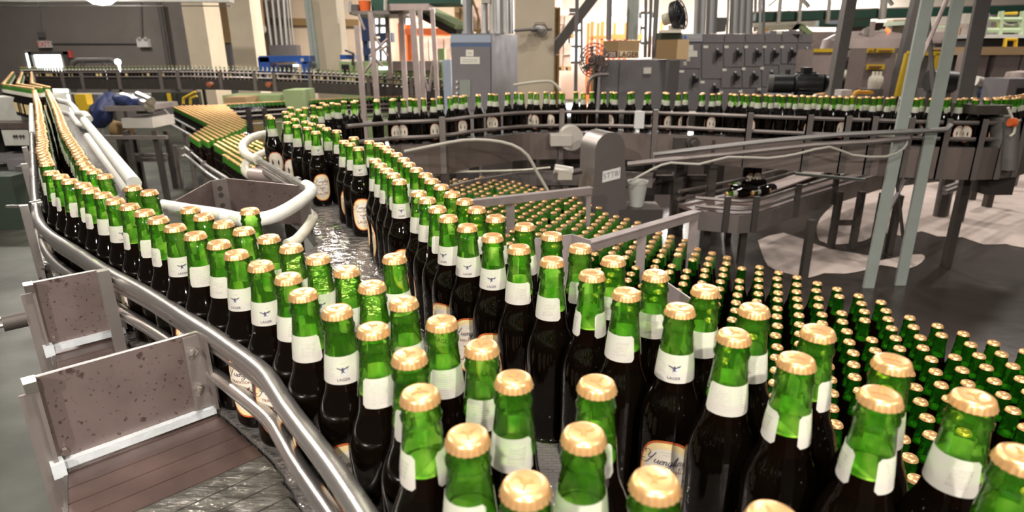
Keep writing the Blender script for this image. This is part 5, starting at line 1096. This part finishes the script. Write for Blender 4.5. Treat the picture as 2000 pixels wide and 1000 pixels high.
part('wire_cage', mb, 'fan_grey', t); mb = MB()
for k in range(3):
    an = k * 2.094; d = a * math.cos(an) + b * math.sin(an); e = a * math.cos(an + .9) + b * math.sin(an + .9); mb.add([c, c + d * .05 + ax * .02, c + d * .15 + ax * .02, c + (d + e).normalized() * .16 - ax * .02, c + e * .05 - ax * .02], [(0, 1, 2, 3, 4)])
part('blades', mb, 'fan_grey', t); mb = MB(); mb.tube([c - ax * .03, c - ax * .16], .06, 12); part('motor', mb, 'dark_steel', t)
mb = MB(); mb.tube([c - ax * .08, Vector((c.x, c.y + .1, 0))], .025, 8); part('pole', mb, 'black', t)
mb = MB(); mb.tube(smooth_path([at(1148, 185, 7.2), at(1150, 158, 7.2), at(1165, 147, 7.2), at(1188, 146, 7.2)], .1), .02, 8); solo('bent_pipe', mb, 'frame_steel', 'bent grey pipe in front of the low cabinet, below the pedestal fan', 'pipe')
wbox('waste_carton', 1160, 117, 1175, 150, 8.3, .3, 'kraft_dark', 'brown carton behind the pedestal fan', 'box', z0=0)
for k, (xt, xb, yb, w_, m_) in enumerate(((1191, 1189, 78, .05, 'conduit_dark'), (1238, 1234, 78, .11, 'pole_green'), (1262, 1260, 112, .03, 'conduit_dark'), (1272, 1268, 112, .03, 'conduit_dark'), (1283, 1277, 112, .045, 'conduit_dark'))):
    mb = MB(); mb.tube([at(xt, -8, 8.0), at(xb, yb, 8.0)], w_ * .7, 8); solo('riser_conduit', mb, m_, ['thin dark conduit rising behind the lager carton', 'thick green-grey conduit rising behind the lager carton', 'left of three slim conduits on the low cabinet', 'middle of three slim conduits on the low cabinet', 'right of three slim conduits on the low cabinet'][k], 'conduit')
mb = MB(); q = at(1318, 118, 7.2); mb.box(q.x - .06, q.x + .06, 7.2, 7.35, 0, q.z); solo('dark_post', mb, 'cab_dark', 'dark square post at the right end of the low cabinet', 'post')

# motor control centre: seven bays
MY0, MY1 = 8.8, 10.0
def mcY(x): return MY0 + (MY1 - MY0) * (x - 1325) / 263
bays = [1325, 1372, 1415, 1456, 1494, 1527, 1559, 1588]
HAND = {0: [(1356, 155)], 1: [(1402, 105), (1396, 174)], 2: [(1441, 105), (1437, 150)], 3: [(1479, 105), (1473, 150)], 4: [(1513, 105), (1508, 148)], 5: [(1547, 104)], 6: [(1577, 103)]}
TAGS = {0: [(1327, 137, 1336, 142)], 1: [(1374, 89, 1383, 94), (1368, 158, 1376, 163)], 2: [(1415, 89, 1423, 94), (1411, 134, 1419, 139), (1405, 178, 1412, 182)], 3: [(1454, 89, 1461, 94), (1449, 132, 1456, 137), (1443, 176, 1450, 181)], 4: [(1490, 89, 1497, 94), (1485, 131, 1492, 136), (1479, 172, 1486, 177)], 5: [(1524, 89, 1531, 94)], 6: []}
ORDW = ['first and leftmost bay, with sign plate and papers,', 'second bay from the left', 'third bay from the left', 'fourth bay from the left', 'fifth bay, behind the end of the black motor,', 'sixth bay, above the black motor,', 'last and rightmost bay, by the pinkish machine,']
SPLIT = {0: (134,), 1: (154,), 2: (131, 172), 3: (130, 172), 4: (127, 170), 5: (125,), 6: (124,)}
for k in range(7):
    x0, x1 = bays[k], bays[k + 1]; A, B = at(x0, 66, mcY(x0)), at(x1 - .6, 66, mcY(x1)); zt = A.z; d = (B - A); d.z = 0; n = Vector((d.y, -d.x, 0)).normalized()
    t = thing('control_cabinet', 'grey motor control cabinet, %s of the row' % ORDW[k], 'cabinet', (A.x, A.y, 0)); bk_ = B - n * .5
    part('enclosure', quadprism(MB(), A, B, bk_, 0, zt), 'cab_grey', t)
    def fq(px0, py0, px1, py1, l0, l1):
        out = []
        for l_ in (l0, l1):
            for x, y in ((px0, py1), (px1, py1), (px1, py0), (px0, py0)):
                dd = FWD * F + RT * (x - 1000) + UP * (500 - y); o = Vector((0, 0, CZ)); Pn = Vector((A.x, A.y, 0)) + n * l_; out.append(o + dd * ((Pn - o).dot(n) / dd.dot(n)))
        mb = MB(); mb.hexa(*out); return mb
    ys = [84] + list(SPLIT[k]) + [215]; part('top_cover', fq(x0 + 1, 68, x1 - 1.5, 83, 0, .01), 'cab_grey', t)
    for ya, yb in zip(ys, ys[1:]):
        sl = -(ya - 66) * .105; part('door', fq(x0 + 1 + sl, ya + 1, x1 - 1.5 + sl, yb - .5, 0, .012), 'cab_grey', t)
    for hx, hy in HAND[k]:
        mb = fq(hx - 3, hy - 6, hx + 3, hy + 6, .012, .05); mb2 = fq(hx - 4, hy + 4, hx - 1.5, hy + 15, .03, .05); o = Vector(); part('handle', mb, 'black', t); part('handle', mb2, 'black', t)
        part('handle', fq(hx + 2, hy - 2, hx + 9, hy + 3, .02, .06), 'black', t)
        part('pilot_light', fq(hx - 2, hy - 11, hx + 1, hy - 8, .012, .03), 'sign_white', t)
    for q in TAGS[k]: part('tag', fq(*q, .012, .016), 'sticker', t)
    if k == 0:
        part('sign_plate', fq(1333, 66, 1372, 81, .012, .018), 'sign_plate', t); part('emblem', fq(1336, 69, 1341, 76, .018, .022), 'blue_sign', t)
        part('sign_bars', fq(1345, 71, 1369, 76, .018, .021), 'ink_soft', t)
        for q in ((1341, 88, 1354, 100), (1338, 99, 1362, 111), (1341, 111, 1348, 120), (1335, 120, 1341, 128)): part('paper', fq(*q, .014, .017), 'sticker' if q[1] < 105 else 'label_paper', t)
wbox('top_box', 1505, 60, 1568, 67, 9.8, .3, 'cab_grey', 'long grey box on top of the control cabinets, white tag on it', 'box'); wbox('box_tag', 1517, 61, 1527, 66, 9.78, .02, 'sticker', 'small white tag on the long grey top box', 'tag')
cc = [(1358, 1.0), (1364, .8), (1372, 1.4), (1381, .8), (1388, 1.6), (1396, 1), (1420, .7), (1427, .9), (1434, 1.5), (1441, .8), (1447, 1.2), (1453, .9), (1460, 1.3), (1467, .8), (1484, .7), (1491, .7)]
for k, (x, s_) in enumerate(cc):
    Yc = mcY(x) + .25; mb = MB(); mb.tube([at(x + 3 if x < 1460 else x + 2, -8, Yc), at(x, 66, Yc)], .028 * s_, 8)
    solo('cabinet_riser', mb, ('conduit', 'conduit_dark')[k % 2], '%s vertical conduit in the dense bank above the control cabinets' % (ORD[k].replace('nearest', 'leftmost')), 'conduit')
wbox('vent_box', 1392, 34, 1418, 62, 9.4, .3, 'cab_dark', 'dark grey box between the conduits over the control cabinets', 'box')
# black motor on the conveyor behind
t = thing('black_motor', 'large black electric motor with finned body in front of the control cabinets', 'motor', tuple(at(1550, 185, 5.2)))
c0, c1 = at(1510, 163, 5.25), at(1596, 163, 5.15); mb = MB(); d = (c1 - c0)
mb.tube([c0, c0 + d * .45], .078, 24); part('gearbox', mb, 'motor_black', t)
mb = MB(); mb.tube([c0 + d * .45, c0 + d * .52, c0 + d * .9, c1 + d * .12], [.06, .085, .085, .07], 28); part('motor_body', mb, 'black', t)
mb = MB()
for k in range(14): an = k * math.pi / 7; u = Vector((0, math.cos(an), math.sin(an))) * .088; mb.beam(c0 + d * .52 + u, c0 + d * .92 + u, .006, .012)
part('cooling_fins', mb, 'motor_black', t); mb = MB(); mb.lathe([(.0, .0), (.03, .01), (.068, .02), (.072, .0)], 20, tuple(c1 + d * .12), axis='X'); part('fan_cover', mb, 'motor_black', t)
mb = MB(); mb.tube([c0 + d * .3 + Vector((0, 0, .07)), c0 + d * .3 + Vector((0, 0, .11))], .02, 8); part('lifting_eye', mb, 'black', t); mb = MB(); mb.obox(c0 + d * .72 + Vector((0, 0, .10)), .07, .06, .05); part('terminal_box', mb, 'black', t)
mb = MB(); a = c0 + d * -.12; mb.tube([a, c0 + d * .08], .072, 16); part('end_bell', mb, 'cab_dark', t); mb = MB(); mb.box(c0.x - .05, c1.x + .04, 5.1, 5.35, c0.z - .10, c0.z - .085); mb.box(c0.x + .05, c0.x + .15, 5.1, 5.3, FZ, c0.z - .10); part('mount', mb, 'dark_steel', t)
# ------------------------------------------------------------ right background: filler machines, posts, overhead lines, mezzanine
pm = 'machine_pink'
t = thing('filler_cabinet', 'pinkish machine panel with a yellow top stripe right of the control cabinets', 'machine', (*at(1608, 190, 8.6)[:2], 0))
mb = MB(); A, B = at(1590, 96, 8.7), at(1630, 96, 8.7); mb.box(A.x, B.x, 8.7, 9.2, 0, A.z); part('body', mb, pm, t); part('yellow_stripe', slab(MB(), 1590, 95, 1629, 102, 8.68, .02), 'yellow_paint', t)
mb = MB(); post(mb, 1661, -10, 1626, 187, 6.9, .11); solo('grey_post', mb, 'pole_grey', 'grey steel post between the two pinkish machine panels', 'post')
t = thing('filler_machine', 'cluttered beige filling machine with curved top behind the grey post', 'machine', (*at(1680, 190, 9.4)[:2], 0))
mb = MB(); A, B = at(1632, 110, 9.8), at(1750, 110, 9.8); mb.box(A.x, B.x, 9.8, 10.8, 0, at(1700, 96, 9.8).z); part('body', mb, 'frame_steel', t)
mb = MB(); c = at(1690, 88, 9.9); mb.lathe([(.62, -.05), (.60, .08), (.45, .16), (.2, .20), (.0, .21)], 28, tuple(c)); part('curved_top', mb, pm, t)
for k, (x0, y0, x1, y1, r_) in enumerate(((1640, 86, 1694, 84, .05), (1652, 100, 1690, 96, .035), (1648, 116, 1684, 112, .05), (1636, 146, 1680, 150, .09), (1646, 128, 1686, 130, .06))): mb = MB(); mb.tube([at(x0, y0, 9.6), at(x1, y1, 9.6)], r_, 10); part('pipe', mb, ('pale_metal', pm, pm, 'hose', 'dark_steel')[k], t)
for x, y in ((1694, 62), (1722, 66), (1704, 74), (1740, 92), (1664, 104), (1680, 120)): mb = MB(); mb.lathe([(.0, -.07), (.06, -.05), (.07, .03), (.0, .07)], 10, tuple(at(x, y, 9.5))); part('valve', mb, 'pale_metal', t)
c = at(1731, 62, 9.5); mb = MB(); mb.lathe([(0, -.04), (.045, -.03), (.045, .02), (0, .05)], 12, tuple(c)); part('beacon', mb, 'orange_lamp', t)
mb = MB(); mb.tube([at(1705, 42, 9.4), at(1700, 80, 9.4)], .035, 6); part('standpipe', mb, pm, t)
t = thing('filler_cabinet', 'pinkish machine panel carrying two yellow warning labels', 'machine', (*at(1715, 190, 8.0)[:2], 0))
A, B = at(1694, 95, 8.0), at(1752, 95, 8.0); mb = MB(); mb.box(A.x, B.x, 8.0, 8.4, 0, A.z); part('body', mb, 'machine_pink2', t)
part('warning_strip', slab(MB(), 1695, 94, 1747, 103, 7.98, .02), 'yellow_paint', t); part('warning_label', slab(MB(), 1694, 126, 1728, 136, 7.98, .02), 'yellow_paint', t)
mb = MB(); slab(mb, 1697, 98, 1704, 100, 7.965, .01); slab(mb, 1717, 98, 1744, 100.5, 7.965, .01); slab(mb, 1698, 129, 1722, 133, 7.965, .01); slab(mb, 1708, 95, 1711, 102, 7.965, .01); part('label_print', mb, 'ink_brown', t)
for k, (x, y) in enumerate(((1710, 160), (1717, 160), (1703, 160))):
    c = at(x, y, 7.7); mb = MB(); mb.lathe([(.035, -.10), (.045, .0), (.04, .05), (.015, .08), (.015, .12)], 12, tuple(c)); solo('spray_bottle', mb, 'label_paper', '%s white plastic bottle before the panel with yellow labels' % ('tallest', 'right', 'left')[k], 'bottle')
wbox('ledge', 1696, 174, 1726, 178, 7.62, .3, 'frame_steel', 'narrow steel ledge under the white plastic bottles', 'ledge', z0=0)
t = thing('yellow_bracket', 'orange-yellow curved bracket rising behind the packed bottles', 'bracket', tuple(at(1690, 185, 5.6))); mb = MB(); slab(mb, 1679, 178, 1706, 184, 5.6, .1); part('block', mb, 'orange_yellow', t); mb = MB(); mb.tube(smooth_path([at(1680, 179, 5.6), at(1671, 182, 5.6), at(1666, 192, 5.6), at(1662, 205, 5.6)], .04), .02, 8); part('hook', mb, 'orange_yellow', t)
wbox('yellow_block', 1590, 183, 1614, 188, 5.7, .1, 'orange_yellow', 'small orange-yellow block by the black motor', 'block'); wbox('rag', 1643, 176, 1664, 188, 5.7, .12, 'rag', 'crumpled pale rag by the grey post', 'rag')
t = thing('guard_door', 'grey machine door in a yellow frame behind the pale posts', 'door', (*at(1780, 190, 7.6)[:2], 0))
Yg = 7.6; mb = MB(); slab(mb, 1762, 106, 1808, 188, Yg, .05); _q = at(1780, 188, Yg); mb.box(_q.x - .1, _q.x + .1, Yg, Yg + .05, 0, _q.z); part('panel', mb, 'cab_grey', t)
for a, b in (((1773, 104), (1752, 188)), ((1830, 104), (1818, 160))): mb = MB(); mb.beam(at(*a, Yg - .03), at(*b, Yg - .03), .05, .05); part('frame_post', mb, 'yellow_paint', t)
mb = MB(); mb.beam(at(1773, 104, Yg - .03), at(1834, 104, Yg - .03), .05, .05); part('top_bar', mb, 'yellow_paint', t)
mb = MB(); A = at(1830, 108, 8.1); B = at(1900, 108, 8.1); mb.box(A.x, B.x, 8.1, 8.6, 0, A.z); solo('grey_housing', mb, 'cab_grey', 'dull grey machine housing between the pale posts and broad dark post', 'machine')
t = thing('drive_motor', 'dark electric motor behind the right pale post', 'motor', (*at(1835, 190, 6.0)[:2], FZ)); a, b = at(1815, 157, 6.0), at(1862, 160, 6.0); mb = MB(); mb.tube([a, b], .10, 20); part('body', mb, 'black', t); mb = MB(); mb.box(a.x, b.x, 6, 6.15, FZ, a.z - .08); part('stand', mb, 'cab_dark', t)
t = thing('machine_enclosure', 'beige and grey machine enclosure with dark door gap at far right', 'machine', (*at(1950, 190, 7.6)[:2], 0))
for x0, x1, y0, m_ in ((1895, 1934, 100, pm), (1948, 1996, 100, pm), (2000, 2080, 100, pm)): A, B = at(x0, y0, 7.6), at(x1, y0, 7.6); mb = MB(); mb.box(A.x, B.x, 7.6, 7.8, 0.3, A.z); part('panel', mb, m_, t)
A, B = at(1930, 110, 7.7), at(1952, 110, 7.7); mb = MB(); mb.box(A.x, B.x, 7.72, 7.9, .4, A.z); part('door_gap', mb, 'black', t)
mb = MB(); A, B = at(1885, 97, 7.7), at(2080, 97, 7.7); mb.box(A.x, B.x, 7.55, 8.3, A.z - .06, A.z + .03); part('yellow_edge', mb, 'kraft', t); mb = MB(); mb.box(A.x, B.x, 8.0, 8.3, 0, A.z); part('backing', mb, 'cab_dark', t)
c = at(1988, 162, 6.8); mb = MB(); mb.lathe([(0, -.13), (.12, -.11), (.14, 0), (.12, .11), (0, .13)], 20, tuple(c)); mb.box(c.x - .06, c.x + .06, 6.8, 6.95, FZ, c.z - .1); solo('round_tank', mb, pm, 'small rounded beige tank at the right edge', 'tank')
t = thing('control_box', 'grey control box with a dark opening at the right edge', 'box', (*at(1990, 190, 5.6)[:2], FZ)); A, B = at(1972, 154, 5.6), at(2040, 154, 5.6); mb = MB(); mb.box(A.x, B.x, 5.6, 5.9, FZ, A.z); part('housing', mb, 'cab_grey', t); part('opening', slab(MB(), 1988, 172, 2040, 184, 5.58, .03), 'black', t)
for k, (x, y, z_) in enumerate(((1905, 158, .05), (1922, 165, .07), (1938, 172, .06), (1912, 174, .05))):
    c = at(x, y, 6.2); mb = MB(); mb.tube([c, c + Vector((.12, .0, -.03))], z_, 10); mb.box(c.x, c.x + .05, 6.2, 6.25, FZ, c.z); solo('valve_fitting', mb, ('pale_metal', 'frame_steel', 'kraft_dark', 'blue_line')[k], ('pale', 'steel', 'brown', 'bluish')[k] + ' pipe fitting in the clutter right of the broad dark post', 'fitting')
# overhead green duct and beige lines
Yo = 11.0
t = thing('overhead_duct', 'long dark green overhead conveyor crossing the upper right', 'conveyor', tuple(at(1700, 30, Yo)))
mb = MB(); mb.beam(at(1470, 34, Yo), at(2060, 17, Yo), .3, .13); part('green_side', mb, 'dark_green', t); mb = MB(); mb.beam(at(1465, 26, Yo + .1), at(2060, 10, Yo + .1), .2, .05); part('top_rail', mb, pm, t); mb = MB(); mb.beam(at(1465, 42, Yo + .1), at(1780, 32, Yo + .1), .2, .04); part('lower_rail', mb, 'frame_steel', t)
for x in (1520, 1560, 1722, 1616): mb = MB(); mb.tube([at(x + 5, -8, Yo - .2), at(x, 46 if x != 1722 else 38, Yo - .2)], .035 if x != 1722 else .06, 8); part('hanger', mb, 'pale_metal', t)
for k, (a, b) in enumerate((((1518, -5), (1500, 10)), ((1565, -4), (1580, 14)), ((1730, -6), (1742, 10)))): mb = MB(); mb.tube([at(*a, Yo + 6), at(*b, Yo + 6)], .06, 6); solo('roof_strut', mb, 'white_pipe', '%s white roof strut against the cream wall' % ('left', 'middle', 'right')[k], 'strut')
wbox('skylight_panel', 1530, -8, 1550, 14, 24.9, .05, 'daylight', kind='structure')
t = thing('bottle_unscrambler', 'beige machine line with pale beams above the control cabinets', 'machine', (*at(1560, 60, 12)[:2], 0))
mb = MB(); A, B = at(1478, 62, 12.2), at(1640, 62, 12.2); mb.box(A.x, B.x, 12.2, 12.8, 0, A.z); part('body', mb, pm, t)
for a, b, m_ in (((1470, 48), (1590, 46), 'hose'), ((1478, 56), (1560, 53), 'box_cream_dull'), ((1560, 50), (1582, 66), 'green_paint'), ((1545, 62), (1560, 46), 'hose')): mb = MB(); mb.beam(at(*a, 12), at(*b, 12), .12, .09); part('beam', mb, m_, t)
for x in (1474, 1482, 1489): mb = MB(); mb.tube([at(x + 2, -6, 12.1), at(x, 62, 12.1)], .03, 6); part('standpipe', mb, pm, t)
mb = MB(); slab(mb, 1491, 56, 1500, 66, 11.9, .1); part('orange_cover', mb, 'orange_yellow', t)
wbox('dark_opening', 1640, 44, 1740, 84, 14, .2, 'dark_brown', 'large dark opening behind the beige filling machine', 'opening', z0=0); wbox('green_hood', 1600, 36, 1700, 52, 12.6, .5, 'dark_green', 'dark green hood under the overhead conveyor', 'hood')
wbox('bright_sheet', 1620, 38, 1642, 47, 12.4, .03, 'cab_blue', 'pale bluish sheet hanging by the dark green hood', 'sheet'); wbox('striped_panel', 1740, 38, 1775, 96, 11.6, .2, 'wall_cream', 'cream panelled machine wall right of the dark opening', 'panel', z0=0)
mb = MB(); post(mb, 1792, -8, 1766, 100, 8.6, .10); solo('conduit_post', mb, 'cab_dark', 'dark post with conduits just left of the pale posts', 'post')
t = thing('pipe_rack', 'pinkish boxes and pipes between the right pale post and broad dark post', 'rack', (*at(1870, 110, 9.2)[:2], 0))
for x0, y0, x1, y1, m_ in ((1848, 46, 1888, 52, pm), (1864, 52, 1872, 96, 'kraft'), (1874, 54, 1884, 94, pm), (1830, 50, 1852, 54, 'pale_green'), (1836, 62, 1846, 84, pm), (1884, 26, 1898, 46, 'pale_metal')): part('member', slab(MB(), x0, y0, x1, y1, 9.2, .15), m_, t)
A, B = at(1826, 88, 9.3), at(1900, 88, 9.3); mb = MB(); mb.box(A.x, B.x, 9.3, 9.8, 0, A.z); part('base', mb, 'cab_grey', t)
wbox('pale_bracket', 1776, 40, 1800, 48, 11.0, .75, 'pale_green', 'pale green bracket left of the left pale post', 'bracket')
# mezzanine
Ym = 8.6
t = thing('mezzanine', 'raised walkway with pale green rails and white edge at upper right', 'platform', (*at(1960, 100, Ym)[:2], 0))
A, B = at(1903, 69, Ym), at(2080, 69, Ym); mb = MB(); mb.box(A.x, B.x, Ym, Ym + 1.4, A.z - .035, A.z + .01); part('deck_edge', mb, 'white_pipe', t)
mb = MB(); mb.box(A.x + .1, B.x, Ym + .2, Ym + 1.4, A.z - .28, A.z - .04); part('under_deck', mb, 'cab_dark', t)
for y in (38, 59): mb = MB(); mb.tube([at(1917, y, Ym + .1), at(2080, y, Ym + .1)], .03, 8); part('rail', mb, 'pale_green', t)
for x in (1996, 1954): mb = MB(); mb.tube([at(x + 2, 22, Ym + .1), at(x - 2, 68, Ym + .1)], .032, 8); part('rail_post', mb, 'pale_green', t)
mb = MB(); mb.tube([at(1986, 26, Ym + .2), at(1952, 27, Ym + .2), at(1946, 60, Ym + .2)], .022, 8); part('yellow_rail', mb, 'yellow_paint', t)
mb = MB(); mb.tube([at(1930, 26, Ym), at(1922, 68, Ym)], .022, 6); mb.tube([at(1924, 26, Ym + .3), at(1915, 66, Ym + .3)], .018, 6)
for k in range(7): y = 30 + k * 5.5; mb.tube([at(1930 - (y - 26) * .19, y, Ym), at(1924 - (y - 26) * .2, y, Ym + .3)], .012, 5)
part('ladder', mb, 'conduit', t); mb = MB(); mb.tube(smooth_path([at(1955, 47, Ym + .2), at(1968, 53, Ym + .2), at(1982, 52, Ym + .2), at(1984, 46, Ym + .2)], .1), .04, 8); part('hose_coil', mb, 'pale_metal', t)
mb = MB(); mb.tube([at(1961, 96, Ym - .3), at(1964, 77, Ym - .3), at(1984, 77, Ym - .3), at(1982, 96, Ym - .3)], .025, 8); part('yellow_arch', mb, 'yellow_paint', t)
mb = MB(); mb.beam(at(2000, 100, Ym + .6), at(1996, 100, Ym + .6), .1, .1); A = at(2010, 72, Ym + 1.2); mb.box(A.x, A.x + .1, Ym + 1.2, Ym + 1.3, 0, A.z); part('support', mb, 'cab_dark', t)
wbox('dark_cabinet', 1965, 28, 1990, 36, 10.4, .3, 'cab_dark', 'dark cabinet behind the walkway rails', 'cabinet', z0=0)
# clutter at the far right end of the railed conveyor
t = thing('end_drive', 'dark gear drive with an orange cap at the right end of the railed conveyor', 'machine', (*at(1960, 300, 3.2)[:2], FZ))
c = at(1945, 250, 3.25); mb = MB(); mb.box(c.x - .08, c.x + .06, 3.2, 3.4, 1.10, c.z + .06); mb.box(c.x + .06, c.x + .2, 3.28, 3.44, 1.0, c.z + .02); mb.box(c.x - .02, c.x + .02, 3.36, 3.4, FZ, 1.1); part('gearbox', mb, 'dark_steel', t); mb = MB(); mb.tube([at(1955, 226, 3.1), at(1950, 330, 3.1)], .045, 14); part('pipe', mb, 'pole_grey', t); mb = MB(); mb.tube([at(1976, 236, 3.05), at(1970, 330, 3.05)], .035, 12); part('pipe', mb, 'pole_grey', t)
mb = MB(); mb.tube([at(1973, 238, 3.0), at(1982, 240, 3.0)], .022, 12); part('orange_cap', mb, 'orange_paint', t)
pix_tube('sensor_cable', 'pale looping sensor cable at the right end of the railed conveyor', [(1969, 210, 3.0), (1975, 225, 3.0), (1982, 245, 3.0), (1980, 260, 3.0), (1972, 266, 3.0)], .006, 'hose', 'cable')
wbox('guide_cover', 1908, 206, 1975, 224, 3.05, .2, 'dark_steel', 'dark cover box at the far right of the railed conveyor', 'box')
# dark machinery under the railed conveyor
rnd = random.Random(3)
for k in range(9):
    x = 870 + k * 66 + rnd.uniform(-12, 12); Yk = rnd.uniform(4.0, 4.6); A = at(x, 275 + rnd.uniform(-4, 10), Yk); mb = MB(); w_ = rnd.uniform(.05, .16)
    t = thing('machine_support', '%s dark machine support in the gloom under the railed conveyor' % (ORD[k].replace('nearest', 'leftmost')), 'stand', (A.x, A.y, FZ))
    mb.box(A.x - w_ / 2, A.x + w_ / 2, Yk, Yk + .06, FZ, A.z); part('post', mb, ('dark_steel', 'cab_dark')[k % 2], t)
    mb = MB(); z_ = rnd.uniform(.7, 1.0); mb.box(A.x - .25, A.x + .25, Yk + .02, Yk + .06, z_, z_ + rnd.uniform(.04, .2)); part('crosspiece', mb, ('cab_dark', 'dark_steel', 'frame_steel')[k % 3], t)
t = thing('machine_wall', 'long low dark machine body behind the railed conveyor', 'machine', (2.2, 7.1, FZ))
for x0, x1, zt in ((.2, 1.3, 1.05), (1.35, 2.6, 1.12), (2.7, 4.0, 1.0), (4.1, 6.0, 1.1)): mb = MB(); mb.box(x0 * 1.2, x1 * 1.2, 7.0, 7.25, FZ + .02, zt); part('panel', mb, 'dark_steel', t)
